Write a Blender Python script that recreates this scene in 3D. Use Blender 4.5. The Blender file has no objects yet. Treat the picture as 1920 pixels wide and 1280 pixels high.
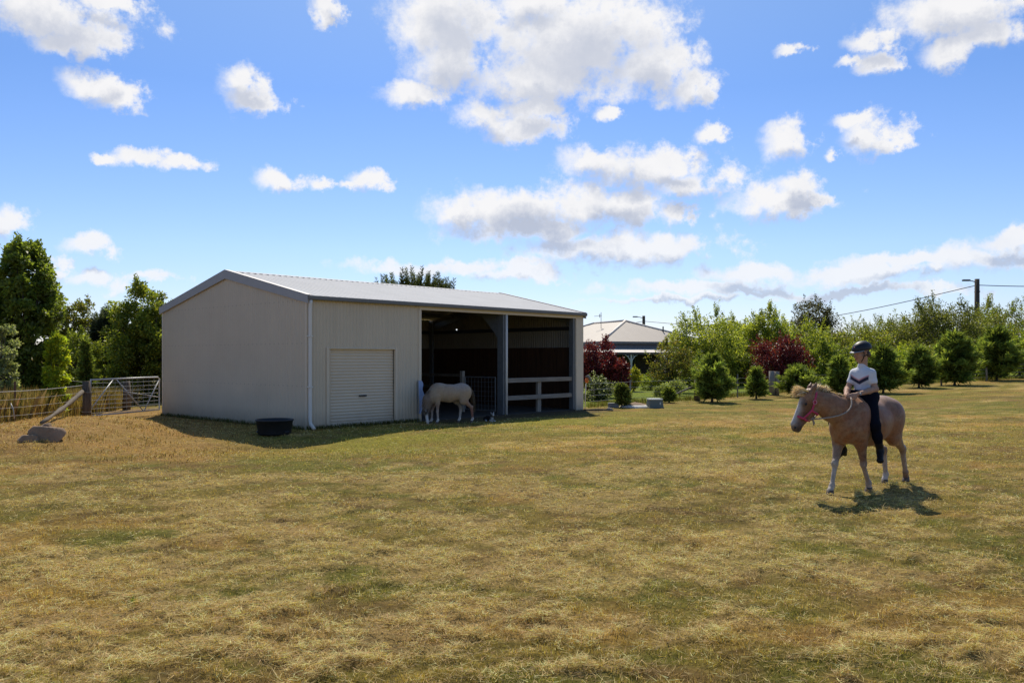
import bpy, math, random
import numpy as np
from mathutils import Vector, Matrix

RNG = np.random.default_rng(11)
random.seed(11)
SC = bpy.context.scene
COL = SC.collection
PI = math.pi

# ------------------------------------------------------------------ camera geometry (metres, camera at the origin looking +Y)
F, HZ, CX, CZ = 1587.0, 671.0, 960.0, 1.70


def at(px, py, Y):
    return Vector(((px - CX) / F * Y, Y, CZ - (py - HZ) / F * Y))


# ------------------------------------------------------------------ value noise in numpy
def _hash(ix, iy, seed):
    n = (ix.astype(np.int64) * 374761393 + iy.astype(np.int64) * 668265263 + seed * 974126177) & 0xffffffff
    n = ((n ^ (n >> 13)) * 1274126177) & 0xffffffff
    n = ((n ^ (n >> 15)) * 2246822519) & 0xffffffff
    return ((n ^ (n >> 16)) & 0xffff) / 65535.0


def vnoise(x, y, seed=0):
    x = np.asarray(x, float); y = np.asarray(y, float)
    ix = np.floor(x); iy = np.floor(y)
    fx = x - ix; fy = y - iy
    fx = fx * fx * (3 - 2 * fx); fy = fy * fy * (3 - 2 * fy)
    a = _hash(ix, iy, seed); b = _hash(ix + 1, iy, seed)
    c = _hash(ix, iy + 1, seed); d = _hash(ix + 1, iy + 1, seed)
    return (a * (1 - fx) + b * fx) * (1 - fy) + (c * (1 - fx) + d * fx) * fy


def fbm(x, y, seed=0, oct=4, gain=0.5):
    s = 0.0; a = 1.0; t = 0.0
    x = np.asarray(x, float); y = np.asarray(y, float)
    for o in range(oct):
        s = s + a * vnoise(x, y, seed + o * 7)
        t += a; a *= gain
        x, y = (x * 1.9 + y * 0.55 + 3.1), (y * 1.9 - x * 0.55 + 7.7)
    return s / t


def sstep(a, b, x):
    t = np.clip((np.asarray(x, float) - a) / (b - a), 0, 1)
    return t * t * (3 - 2 * t)


# ------------------------------------------------------------------ terrain
SHED_A = np.array([-4.85, 20.0]); SU = np.array([0.675, 0.738]); SV = np.array([-0.738, 0.675])
SL, SD = 10.62, 7.40


def shed_sd(x, y):
    dx = x - SHED_A[0]; dy = y - SHED_A[1]
    return dx * SU[0] + dy * SU[1], dx * SV[0] + dy * SV[1]


FENCE_PTS = np.array([(2.5, 28.8), (4.4, 31.4), (7.3, 34.0), (9.75, 36.8), (11.9, 39.0), (14.6, 42.0), (19.5, 44.0), (27, 47), (40, 50), (90, 60)], float)


def terrain(x, y, micro=True):
    x = np.asarray(x, float); y = np.asarray(y, float)
    r = np.logaddexp(0, (x - 11.0) / 2.0) * 2.0
    z = 0.030 * np.minimum(r, 60) * sstep(12, 32, y)
    z = z + 0.32 * sstep(-6.6, -9.6, x + 0.12 * (y - 17)) * sstep(13.2, 16.6, y) * (1 - sstep(19.5, 23.5, y))
    z = z - 0.17 * np.exp(-(((x + 3.6) / 3.4) ** 2 + ((y - 16.9) / 1.5) ** 2))
    z = z + 0.10 * (fbm(x * 0.09, y * 0.09, 3, 2) - 0.5) * sstep(14, 30, y) * sstep(4.0, 9.0, np.abs(x) + 4 * (y > 36))
    if micro:
        near = 1 - sstep(25, 45, y)
        z = z + near * (0.045 * (fbm(x * 1.3, y * 1.7, 21, 3) - 0.5) + 0.03 * (fbm(x * 6, y * 6, 5, 2) - 0.5))
    s, d = shed_sd(x, y)
    inside = sstep(-0.4, 0.1, s) * (1 - sstep(SL - 0.1, SL + 0.4, s)) * sstep(-0.5, 0.0, d) * (1 - sstep(SD, SD + 0.4, d))
    z = z * (1 - inside) + 0.005 * inside
    return z


def hz(x, y):
    return float(terrain(np.array([x]), np.array([y]), False)[0])


def ground_at(px, py):
    Y = 4.0
    while Y < 400:
        x = (px - CX) / F * Y
        if CZ - (py - HZ) / F * Y <= hz(x, Y):
            break
        Y += 0.05
    return Vector(((px - CX) / F * Y, Y, hz((px - CX) / F * Y, Y)))


def fence_y(x):
    return np.interp(x, FENCE_PTS[:, 0], FENCE_PTS[:, 1])


C_STRAW = np.array([0.62, 0.45, 0.20]); C_OLIVE = np.array([0.255, 0.200, 0.052]); C_GREEN = np.array([0.175, 0.178, 0.036])
C_BROWN = np.array([0.215, 0.128, 0.060]); C_ORANGE = np.array([0.44, 0.265, 0.085]); C_LAWN = np.array([0.17, 0.235, 0.030])
C_DIRT = np.array([0.11, 0.085, 0.062])


def straw_mask(x, y):
    xr = x * 0.93 + y * 0.30; yr = y * 0.95 - x * 0.30
    n = 0.40 * fbm(xr * 0.75, yr * 1.5, 41, 5, .6) + 0.22 * fbm(xr * 0.17, yr * 0.36, 61, 3) + 0.38 * fbm(x * 2.7, y * 3.3, 81, 3, .6)
    far = sstep(9.5, 17, y)
    return sstep(0.495 + 0.05 * far, 0.55 + 0.09 * far, n)


def heap(x, y):
    """small heaps of mown thatch"""
    k = sstep(0.50, 0.72, fbm(x * 5.6, y * 6.6, 19, 4, .62))
    return (0.25 + 0.75 * straw_mask(x, y)) * k * (1 - sstep(16, 24, y))


def tuft(x, y):
    """fine tuftiness of the sward, 0 in the gaps .. 1 on the tufts"""
    return sstep(0.40, 0.62, 0.65 * fbm(x * 9.0 + 3, y * 10.5, 101, 3, .6) + 0.35 * fbm(x * 3.7, y * 4.6 + 9, 103, 3, .6))


def field_color(x, y):
    x = np.asarray(x, float); y = np.asarray(y, float)
    g = sstep(0.45, 0.60, 0.6 * fbm(x * 0.5 + 31, y * 0.85 + 5, 91, 5, .6) + .4 * fbm(x * 2.3, y * 2.9, 93, 3))
    b = sstep(0.53, 0.66, 0.6 * fbm(x * 0.8 + 9, y * 1.1 - 4, 17, 5, .62) + .4 * fbm(x * 3.3, y * 4.1, 29, 3))
    o = sstep(0.56, 0.72, fbm(x * 0.55 - 9, y * 0.75 + 14, 27, 5, .6))
    c = np.repeat(C_OLIVE[None, :], x.size, 0).reshape(x.shape + (3,))

    def mix(c, col, f):
        return c * (1 - f[..., None]) + col * f[..., None]
    c = mix(c, C_GREEN, 0.85 * g)
    c = mix(c, C_BROWN, 0.65 * b)
    c = mix(c, C_ORANGE, 0.6 * o)
    c = mix(c, C_STRAW, 0.48 * straw_mask(x, y))
    # dark gaps between the tufts
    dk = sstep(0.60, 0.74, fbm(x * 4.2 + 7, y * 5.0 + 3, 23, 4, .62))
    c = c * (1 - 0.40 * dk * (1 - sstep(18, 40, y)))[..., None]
    # mown bands, farther paddock
    band = 0.5 + 0.5 * np.sin((y * 1.0 - x * 0.28) * 2.2 + 3 * fbm(x * 0.2, y * 0.2, 7, 2))
    c = c * (1 + (0.16 * (band - 0.5) * sstep(12, 18, y))[..., None])
    # greener strip in front of the shed
    s, d = shed_sd(x, y)
    gs = np.exp(-((d + 2.6) / 1.7) ** 2) * sstep(-5, 0, s) * (1 - sstep(8, 14, s)) * sstep(0.32, 0.6, fbm(x * 0.6, y * 0.8, 55, 3))
    c = mix(c, np.array([0.25, 0.245, 0.040]), 0.75 * gs)
    # dry bank on the left
    bk = sstep(-4.2, -7.0, x + 0.25 * (y - 17)) * sstep(13.0, 15.5, y + 1.2 * (fbm(x, y, 33, 3) - 0.5)) * (1 - sstep(27, 30, y))
    c = mix(c, np.array([0.36, 0.215, 0.085]), 0.75 * bk)
    # garden lawn beyond the right-hand fence
    bey = sstep(-0.2, 0.5, y - fence_y(x) - 0.3) * sstep(1.5, 2.6, x)
    c = mix(c, C_LAWN * 1.0, bey * 0.92)
    # trodden earth at and inside the open bays
    pad = sstep(3.0, 4.2, s) * (1 - sstep(10.2, 11.4, s)) * sstep(-1.9, -0.4, d + 0.8 * (fbm(x * 1.5, y * 1.5, 71, 3) - 0.5)) * (1 - sstep(SD, SD + 0.5, d))
    c = mix(c, C_DIRT, pad * 0.9)
    c = c * (0.72 + 0.56 * fbm(x * 9, y * 9, 13, 3))[..., None]
    return np.clip(c * np.array([1.22, 1.17, 1.04]), 0.005, 0.9)


# ------------------------------------------------------------------ object bookkeeping
def settag(o, label=None, cat=None, group=None, kind=None):
    if label: o['label'] = label
    if cat: o['category'] = cat
    if group: o['group'] = group
    if kind: o['kind'] = kind
    return o


def thing(name, label, cat, loc=(0, 0, 0), rotz=0.0, group=None):
    o = bpy.data.objects.new(name, None)
    COL.objects.link(o)
    o.empty_display_size = 0.2
    o.location = loc; o.rotation_euler = (0, 0, rotz)
    return settag(o, label, cat, group)


def mesh_obj(name, verts, faces, mat, parent=None, colors=None, smooth=False, uniform=None):
    """verts (N,3) array; faces (M,k) array or list of lists; colours per vertex -> attribute 'Col'"""
    me = bpy.data.meshes.new(name)
    verts = np.asarray(verts, np.float32).reshape(-1, 3)
    if isinstance(faces, np.ndarray):
        M, k = faces.shape
        me.vertices.add(len(verts)); me.vertices.foreach_set('co', verts.ravel())
        me.loops.add(M * k); me.loops.foreach_set('vertex_index', faces.astype(np.int32).ravel())
        me.polygons.add(M)
        me.polygons.foreach_set('loop_start', np.arange(0, M * k, k, dtype=np.int32))
        me.polygons.foreach_set('loop_total', np.full(M, k, np.int32))
        me.update(calc_edges=True)
    else:
        me.from_pydata([tuple(v) for v in verts.tolist()], [], [list(f) for f in faces])
        me.update()
    me.validate()
    if colors is not None:
        ca = me.color_attributes.new('Col', 'FLOAT_COLOR', 'POINT')
        c = np.ones((len(verts), 4), np.float32); c[:, :3] = colors
        ca.data.foreach_set('color', c.ravel())
    if smooth:
        me.polygons.foreach_set('use_smooth', np.ones(len(me.polygons), bool))
    if mat is not None:
        me.materials.append(mat)
    o = bpy.data.objects.new(name, me)
    COL.objects.link(o)
    if parent is not None:
        o.parent = parent
    return o


class MB:
    """collects simple shapes into one mesh"""

    def __init__(self):
        self.v = []; self.f = []

    def add(self, vs, fs):
        b = len(self.v)
        self.v += [tuple(map(float, p)) for p in vs]
        self.f += [[i + b for i in f] for f in fs]
        return self

    def box(self, lo, hi, M=None):
        x0, y0, z0 = lo; x1, y1, z1 = hi
        vs = [Vector(p) for p in ((x0, y0, z0), (x1, y0, z0), (x1, y1, z0), (x0, y1, z0), (x0, y0, z1), (x1, y0, z1), (x1, y1, z1), (x0, y1, z1))]
        if M is not None: vs = [M @ p for p in vs]
        return self.add(vs, [(0, 3, 2, 1), (4, 5, 6, 7), (0, 1, 5, 4), (1, 2, 6, 5), (2, 3, 7, 6), (3, 0, 4, 7)])

    def bbox(self, lo, hi, b=0.01):
        """box with chamfered vertical and horizontal edges"""
        lo = np.array(lo, float); hi = np.array(hi, float)
        vs = []; idx = {}
        for ax in range(3):
            for sx in (0, 1):
                for sy in (0, 1):
                    for sz in (0, 1):
                        s = (sx, sy, sz); p = []
                        for a in range(3):
                            e = hi[a] if s[a] else lo[a]
                            if a != ax: e += -b if s[a] else b
                            p.append(e)
                        idx[(ax,) + s] = len(vs); vs.append(p)
        fs = []
        for ax in range(3):
            o = [a for a in range(3) if a != ax]
            for sd in (0, 1):
                q = []
                for (p0, p1) in ((0, 0), (1, 0), (1, 1), (0, 1)):
                    s = [0, 0, 0]; s[ax] = sd; s[o[0]] = p0; s[o[1]] = p1
                    q.append(idx[(ax,) + tuple(s)])
                fs.append(q if sd ^ (ax == 1) else q[::-1])
        for a in range(3):
            o = [k for k in range(3) if k != a]
            for p0 in (0, 1):
                for p1 in (0, 1):
                    s0 = [0, 0, 0]; s0[o[0]] = p0; s0[o[1]] = p1; s1 = list(s0); s1[a] = 1
                    fs.append([idx[(o[0],) + tuple(s0)], idx[(o[0],) + tuple(s1)], idx[(o[1],) + tuple(s1)], idx[(o[1],) + tuple(s0)]])
        for sx in (0, 1):
            for sy in (0, 1):
                for sz in (0, 1):
                    fs.append([idx[(a, sx, sy, sz)] for a in range(3)])
        return self.add(vs, fs)

    def tube(self, pts, r, seg=8, caps=True):
        pts = [Vector(p) for p in pts]
        n = len(pts)
        rs = [r] * n if not hasattr(r, '__len__') else list(r)
        up = Vector((0, 0, 1)); rings = []; b = len(self.v); prev = None
        for i, p in enumerate(pts):
            t = (pts[min(i + 1, n - 1)] - pts[max(i - 1, 0)])
            if t.length < 1e-9: t = Vector((0, 0, 1))
            t.normalize()
            if prev is None:
                a = t.cross(up)
                if a.length < 1e-3: a = t.cross(Vector((1, 0, 0)))
            else:
                a = prev - t * prev.dot(t)
                if a.length < 1e-4: a = t.cross(up)
            a.normalize(); prev = a; c = t.cross(a)
            for k in range(seg):
                an = 2 * PI * k / seg
                self.v.append(tuple(p + (a * math.cos(an) + c * math.sin(an)) * rs[i]))
        for i in range(n - 1):
            for k in range(seg):
                k2 = (k + 1) % seg
                self.f.append([b + i * seg + k, b + i * seg + k2, b + (i + 1) * seg + k2, b + (i + 1) * seg + k])
        if caps:
            self.f.append([b + k for k in range(seg)][::-1])
            self.f.append([b + (n - 1) * seg + k for k in range(seg)])
        return self

    def lathe(self, prof, seg=24, c=(0, 0, 0)):
        b = len(self.v)
        for (r, z) in prof:
            for k in range(seg):
                an = 2 * PI * k / seg
                self.v.append((c[0] + r * math.cos(an), c[1] + r * math.sin(an), c[2] + z))
        for i in range(len(prof) - 1):
            for k in range(seg):
                k2 = (k + 1) % seg
                self.f.append([b + i * seg + k, b + i * seg + k2, b + (i + 1) * seg + k2, b + (i + 1) * seg + k])
        return self

    def prism(self, poly, axis, a0, a1):
        """extrude a 2-D polygon (list of pairs) along an axis"""
        def mk(p, a):
            if axis == 0: return (a, p[0], p[1])
            if axis == 1: return (p[0], a, p[1])
            return (p[0], p[1], a)
        n = len(poly)
        vs = [mk(p, a0) for p in poly] + [mk(p, a1) for p in poly]
        fs = [list(range(n))[::-1], list(range(n, 2 * n))] + [[i, (i + 1) % n, n + (i + 1) % n, n + i] for i in range(n)]
        return self.add(vs, fs)

    def build(self, name, mat, parent=None, smooth=False, loc=None):
        v = np.array(self.v, float)
        if loc is not None: v = v - np.array(loc, float)
        o = mesh_obj(name, v, self.f, mat, parent, smooth=smooth)
        return o


# ------------------------------------------------------------------ materials
def new_mat(name):
    m = bpy.data.materials.new(name); m.use_nodes = True
    nt = m.node_tree; nt.nodes.clear()
    out = nt.nodes.new('ShaderNodeOutputMaterial')
    return m, nt, out


def N(nt, typ, **kw):
    n = nt.nodes.new(typ)
    for k, v in kw.items():
        if k.startswith('i_'):
            key = k[2:]
            n.inputs[int(key) if key.isdigit() else key].default_value = v
        else:
            setattr(n, k, v)
    return n


def simple(name, col, rough=0.6, metal=0.0, var=0.12, scale=6.0, bump=0.0, bscale=40.0, dirt=0.0, spec=0.4):
    """principled with noise variation of the colour, optional bump and blotchy dirt"""
    m, nt, out = new_mat(name)
    bs = N(nt, 'ShaderNodeBsdfPrincipled'); bs.inputs['Roughness'].default_value = rough; bs.inputs['Metallic'].default_value = metal
    bs.inputs['Specular IOR Level'].default_value = spec
    tc = N(nt, 'ShaderNodeTexCoord')
    no = N(nt, 'ShaderNodeTexNoise', i_Scale=scale, i_Detail=6.0, i_Roughness=0.6)
    nt.links.new(tc.outputs['Object'], no.inputs['Vector'])
    mr = N(nt, 'ShaderNodeMapRange'); mr.inputs[1].default_value = 0.25; mr.inputs[2].default_value = 0.75
    mr.inputs[3].default_value = 1 - var; mr.inputs[4].default_value = 1 + var
    nt.links.new(no.outputs[0], mr.inputs[0])
    mx = N(nt, 'ShaderNodeMix', data_type='RGBA', blend_type='MULTIPLY'); mx.inputs[0].default_value = 1.0
    mx.inputs[6].default_value = (*col, 1)
    nt.links.new(mr.outputs[0], mx.inputs[7])
    last = mx.outputs[2]
    if dirt > 0:
        n2 = N(nt, 'ShaderNodeTexNoise', i_Scale=scale * 0.35, i_Detail=8.0, i_Roughness=0.7)
        nt.links.new(tc.outputs['Object'], n2.inputs['Vector'])
        r2 = N(nt, 'ShaderNodeMapRange'); r2.inputs[1].default_value = 0.5; r2.inputs[2].default_value = 0.75; r2.inputs[4].default_value = dirt
        nt.links.new(n2.outputs[0], r2.inputs[0])
        m2 = N(nt, 'ShaderNodeMix', data_type='RGBA'); m2.inputs[7].default_value = (col[0] * 0.45, col[1] * 0.4, col[2] * 0.33, 1)
        nt.links.new(r2.outputs[0], m2.inputs[0]); nt.links.new(last, m2.inputs[6]); last = m2.outputs[2]
    nt.links.new(last, bs.inputs['Base Color'])
    if bump > 0:
        nb = N(nt, 'ShaderNodeTexNoise', i_Scale=bscale, i_Detail=5.0)
        nt.links.new(tc.outputs['Object'], nb.inputs['Vector'])
        bp = N(nt, 'ShaderNodeBump', i_Strength=bump, i_Distance=0.02)
        nt.links.new(nb.outputs[0], bp.inputs['Height']); nt.links.new(bp.outputs[0], bs.inputs['Normal'])
    nt.links.new(bs.outputs[0], out.inputs[0])
    return m


def splash(m, z0=0.0, z1=0.45, col=(0.16, 0.115, 0.075), screws=False):
    nt = m.node_tree; bs = [n for n in nt.nodes if n.type == 'BSDF_PRINCIPLED'][0]
    src = bs.inputs['Base Color'].links[0].from_socket
    tc = N(nt, 'ShaderNodeTexCoord'); sp = N(nt, 'ShaderNodeSeparateXYZ'); nt.links.new(tc.outputs['Object'], sp.inputs[0])
    no = N(nt, 'ShaderNodeTexNoise', i_Scale=7.0, i_Detail=8.0, i_Roughness=0.7); nt.links.new(tc.outputs['Object'], no.inputs['Vector'])
    a = N(nt, 'ShaderNodeMapRange'); nt.links.new(sp.outputs[2], a.inputs[0]); a.inputs[1].default_value = z0; a.inputs[2].default_value = z1; a.inputs[3].default_value = 0.85; a.inputs[4].default_value = 0.0
    b = N(nt, 'ShaderNodeMath', operation='MULTIPLY', use_clamp=True); nt.links.new(a.outputs[0], b.inputs[0]); nt.links.new(no.outputs[0], b.inputs[1])
    mx = N(nt, 'ShaderNodeMix', data_type='RGBA'); nt.links.new(b.outputs[0], mx.inputs[0]); nt.links.new(src, mx.inputs[6]); mx.inputs[7].default_value = (*col, 1)
    last = mx.outputs[2]

    def mth(op, a, b=None, c=None):
        n = N(nt, 'ShaderNodeMath', operation=op)
        for i, q in enumerate((a, b, c)):
            if q is None: continue
            if isinstance(q, (int, float)): n.inputs[i].default_value = q
            else: nt.links.new(q, n.inputs[i])
        return n.outputs[0]
    if screws:
        u = mth('ADD', sp.outputs[0], sp.outputs[1])
        fu = mth('FRACT', mth('MULTIPLY', u, 1 / 0.20)); fz = mth('FRACT', mth('MULTIPLY_ADD', sp.outputs[2], 1 / 1.02, 0.005))
        dot = mth('MULTIPLY', mth('LESS_THAN', fu, 0.13), mth('LESS_THAN', fz, 0.028))
        lap = mth('MULTIPLY', mth('LESS_THAN', mth('FRACT', mth('MULTIPLY', u, 1 / 0.80)), 0.018), 0.20)
        k = mth('MAXIMUM', mth('MULTIPLY', dot, 0.26), lap)
        m3 = N(nt, 'ShaderNodeMix', data_type='RGBA'); nt.links.new(k, m3.inputs[0]); nt.links.new(last, m3.inputs[6]); m3.inputs[7].default_value = (0.13, 0.11, 0.09, 1)
        last = m3.outputs[2]
    nt.links.new(last, bs.inputs['Base Color'])


def attr_mat(name, rough=0.8, trans=0.0, spec=0.2, noise=0.0, nscale=30.0, gain=1.0, spots=None, sheen=0.0, tboost=1.0):
    """colour from the vertex attribute 'Col'; optional translucency (leaves) and mottling"""
    m, nt, out = new_mat(name)
    at_ = N(nt, 'ShaderNodeAttribute', attribute_name='Col')
    last = at_.outputs['Color']
    tc = N(nt, 'ShaderNodeTexCoord')
    if noise > 0:
        no = N(nt, 'ShaderNodeTexNoise', i_Scale=nscale, i_Detail=6.0, i_Roughness=0.65)
        nt.links.new(tc.outputs['Object'], no.inputs['Vector'])
        mr = N(nt, 'ShaderNodeMapRange'); mr.inputs[1].default_value = 0.3; mr.inputs[2].default_value = 0.7
        mr.inputs[3].default_value = (1 - noise) * gain; mr.inputs[4].default_value = (1 + noise) * gain
        nt.links.new(no.outputs[0], mr.inputs[0])
        mx = N(nt, 'ShaderNodeMix', data_type='RGBA', blend_type='MULTIPLY'); mx.inputs[0].default_value = 1.0
        nt.links.new(last, mx.inputs[6]); nt.links.new(mr.outputs[0], mx.inputs[7]); last = mx.outputs[2]
    if spots is not None:
        ns = N(nt, 'ShaderNodeTexNoise', i_Scale=spots[1], i_Detail=7.0, i_Roughness=0.75)
        nt.links.new(tc.outputs['Object'], ns.inputs['Vector'])
        r2 = N(nt, 'ShaderNodeMapRange'); r2.inputs[1].default_value = 0.48; r2.inputs[2].default_value = 0.62; r2.inputs[4].default_value = spots[2]
        nt.links.new(ns.outputs[0], r2.inputs[0])
        m2 = N(nt, 'ShaderNodeMix', data_type='RGBA'); m2.inputs[7].default_value = (*spots[0], 1)
        nt.links.new(r2.outputs[0], m2.inputs[0]); nt.links.new(last, m2.inputs[6]); last = m2.outputs[2]
    bs = N(nt, 'ShaderNodeBsdfPrincipled'); bs.inputs['Roughness'].default_value = rough; bs.inputs['Specular IOR Level'].default_value = spec
    if sheen: bs.inputs['Sheen Weight'].default_value = sheen
    nt.links.new(last, bs.inputs['Base Color'])
    if trans > 0:
        tr = N(nt, 'ShaderNodeBsdfTranslucent')
        hs = N(nt, 'ShaderNodeMix', data_type='RGBA', blend_type='MULTIPLY'); hs.inputs[0].default_value = 1.0
        hs.inputs[7].default_value = (1.25 * tboost, 1.25 * tboost, 0.55 * tboost, 1)
        nt.links.new(last, hs.inputs[6]); nt.links.new(hs.outputs[2], tr.inputs['Color'])
        ms = N(nt, 'ShaderNodeMixShader'); ms.inputs[0].default_value = trans
        nt.links.new(bs.outputs[0], ms.inputs[1]); nt.links.new(tr.outputs[0], ms.inputs[2])
        nt.links.new(ms.outputs[0], out.inputs[0])
    else:
        nt.links.new(bs.outputs[0], out.inputs[0])
    return m


def wood_mat(name, c0, c1, scale=1.0, axis=2, rough=0.85):
    m, nt, out = new_mat(name)
    tc = N(nt, 'ShaderNodeTexCoord'); mp = N(nt, 'ShaderNodeMapping')
    sc = [26 * scale, 26 * scale, 26 * scale]; sc[axis] = 1.6 * scale
    mp.inputs['Scale'].default_value = sc
    nt.links.new(tc.outputs['Object'], mp.inputs[0])
    no = N(nt, 'ShaderNodeTexNoise', i_Scale=1.0, i_Detail=7.0, i_Roughness=0.7)
    nt.links.new(mp.outputs[0], no.inputs['Vector'])
    cr = N(nt, 'ShaderNodeValToRGB')
    cr.color_ramp.elements[0].position = 0.3; cr.color_ramp.elements[0].color = (*c0, 1)
    cr.color_ramp.elements[1].position = 0.72; cr.color_ramp.elements[1].color = (*c1, 1)
    nt.links.new(no.outputs[0], cr.inputs[0])
    bs = N(nt, 'ShaderNodeBsdfPrincipled'); bs.inputs['Roughness'].default_value = rough; bs.inputs['Specular IOR Level'].default_value = 0.2
    nt.links.new(cr.outputs[0], bs.inputs['Base Color'])
    bp = N(nt, 'ShaderNodeBump', i_Strength=0.5, i_Distance=0.01)
    nt.links.new(no.outputs[0], bp.inputs['Height']); nt.links.new(bp.outputs[0], bs.inputs['Normal'])
    nt.links.new(bs.outputs[0], out.inputs[0])
    return m


M = {}
M['cream'] = simple('cream_cladding', (0.62, 0.515, 0.38), 0.55, var=0.05, scale=1.2, dirt=0.16)
M['cream_door'] = simple('roller_door_paint', (0.67, 0.56, 0.42), 0.5, var=0.04, scale=1.5, dirt=0.15)
M['cream_trim'] = simple('cream_trim', (0.67, 0.56, 0.42), 0.5, var=0.04)
for k_ in ('cream', 'cream_door', 'cream_trim'): splash(M[k_], screws=(k_ == 'cream'))
M['roof'] = simple('zincalume_roof', (0.60, 0.59, 0.57), 0.75, metal=0.0, var=0.06, scale=1.5, dirt=0.12, spec=0.15)
M['barge'] = simple('grey_barge', (0.38, 0.36, 0.35), 0.5, var=0.05)
M['gutter'] = simple('grey_gutter', (0.17, 0.165, 0.16), 0.5, var=0.08)
M['pipe'] = simple('white_pipe', (0.70, 0.66, 0.60), 0.45, var=0.04)
M['galv'] = simple('galvanised_steel', (0.165, 0.175, 0.182), 0.45, metal=0.3, var=0.15, scale=9, dirt=0.2)
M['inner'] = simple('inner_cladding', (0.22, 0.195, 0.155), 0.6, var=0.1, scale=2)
M['lining'] = wood_mat('dark_lining', (0.030, 0.015, 0.009), (0.095, 0.044, 0.022), 0.5, 2)
M['dark'] = simple('dark_metal', (0.03, 0.03, 0.032), 0.5)
M['slab'] = simple('earth_floor', (0.055, 0.047, 0.04), 0.95, var=0.3, scale=3, bump=0.4)
M['rubber'] = simple('black_rubber', (0.016, 0.017, 0.02), 0.5, var=0.3, scale=10, dirt=0.0)
M['wood_grey'] = wood_mat('weathered_wood', (0.17, 0.14, 0.11), (0.42, 0.37, 0.31), 1.0, 2)
M['wood_log'] = wood_mat('log_bark', (0.05, 0.040, 0.030), (0.23, 0.185, 0.14), 0.8, 0)
M['wood_rail'] = wood_mat('weathered_rail', (0.15, 0.128, 0.105), (0.36, 0.315, 0.265), 1.0, 0)
M['wood_dark'] = wood_mat('dark_post_wood', (0.055, 0.04, 0.028), (0.20, 0.155, 0.115), 1.0, 2)
M['wire'] = simple('fence_wire', (0.42, 0.40, 0.36), 0.5, metal=0.2)
M['rust'] = simple('rusty_picket', (0.12, 0.055, 0.035), 0.8, var=0.3)
M['gate'] = simple('galvanised_pipe', (0.50, 0.50, 0.49), 0.45, metal=0.25, var=0.15, scale=8)
M['rock'] = simple('field_rock', (0.27, 0.18, 0.115), 0.9, var=0.3, scale=5, bump=0.7, bscale=14, dirt=0.5)
M['concrete'] = simple('concrete', (0.58, 0.56, 0.52), 0.85, var=0.15, scale=4, dirt=0.3, bump=0.2)
M['greybox'] = simple('grey_green_plastic', (0.12, 0.14, 0.125), 0.55, var=0.08)
M['boxlid'] = simple('pale_lid', (0.50, 0.52, 0.50), 0.55, var=0.08)
M['stone'] = simple('grey_block', (0.16, 0.165, 0.17), 0.85, var=0.2, bump=0.3)
M['bark'] = wood_mat('bark', (0.035, 0.027, 0.02), (0.13, 0.10, 0.075), 0.7, 2)
M['pole'] = wood_mat('pole_wood', (0.06, 0.045, 0.032), (0.15, 0.115, 0.085), 0.4, 2)
M['house_roof'] = simple('house_roof', (0.38, 0.325, 0.265), 0.6, var=0.05, scale=1.0, dirt=0.12)
M['house_cap'] = simple('house_cap', (0.58, 0.52, 0.45), 0.55, var=0.04)
M['house_wall'] = simple('house_wall', (0.10, 0.088, 0.09), 0.8, var=0.15)
M['house_brick'] = simple('house_brick', (0.075, 0.06, 0.05), 0.85, var=0.3, scale=8)
M['white'] = simple('white_paint', (0.72, 0.71, 0.68), 0.5, var=0.04)
M['blueband'] = simple('blue_grey_board', (0.17, 0.16, 0.175), 0.6, var=0.06)
M['fabric'] = simple('pale_blue_sheet', (0.34, 0.40, 0.56), 0.8, var=0.1, scale=8)
M['orange'] = simple('orange_cap', (0.62, 0.15, 0.03), 0.5, var=0.1)
M['leaf'] = attr_mat('leaf', 0.5, 0.5, 0.3, tboost=1.3)
M['needle'] = attr_mat('needle', 0.65, 0.45, 0.15, tboost=1.2)
M['grass'] = attr_mat('grass_blade', 0.75, 0.30, 0.12, tboost=0.95)
M['ground'] = attr_mat('ground', 0.95, 0.0, 0.05, noise=0.45, nscale=26.0, gain=0.80)
M['leaf_red'] = attr_mat('red_leaf', 0.5, 0.35, 0.35, tboost=1.0)
M['hair'] = attr_mat('hair', 0.55, 0.15, 0.3)


def glass_mat():
    m, nt, out = new_mat('window_glass')
    bs = N(nt, 'ShaderNodeBsdfPrincipled'); bs.inputs['Base Color'].default_value = (0.02, 0.025, 0.03, 1); bs.inputs['Roughness'].default_value = 0.08
    no = N(nt, 'ShaderNodeTexNoise', i_Scale=3.0); bp = N(nt, 'ShaderNodeBump', i_Strength=0.05)
    nt.links.new(no.outputs[0], bp.inputs['Height']); nt.links.new(bp.outputs[0], bs.inputs['Normal'])
    nt.links.new(bs.outputs[0], out.inputs[0])
    return m


M['glass'] = glass_mat()
# ================================================================== camera, sun, sky
cam = bpy.data.cameras.new('camera'); cam_o = bpy.data.objects.new('camera', cam); COL.objects.link(cam_o)
cam_o.location = (0, 0, CZ); cam_o.rotation_euler = (PI / 2, 0, 0)
cam.sensor_width = 36.0; cam.lens = 36.0 * F / 1920.0
cam.shift_y = (HZ - 640.0) / 1920.0
cam.clip_start = 0.05; cam.clip_end = 6000
SC.camera = cam_o

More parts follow.
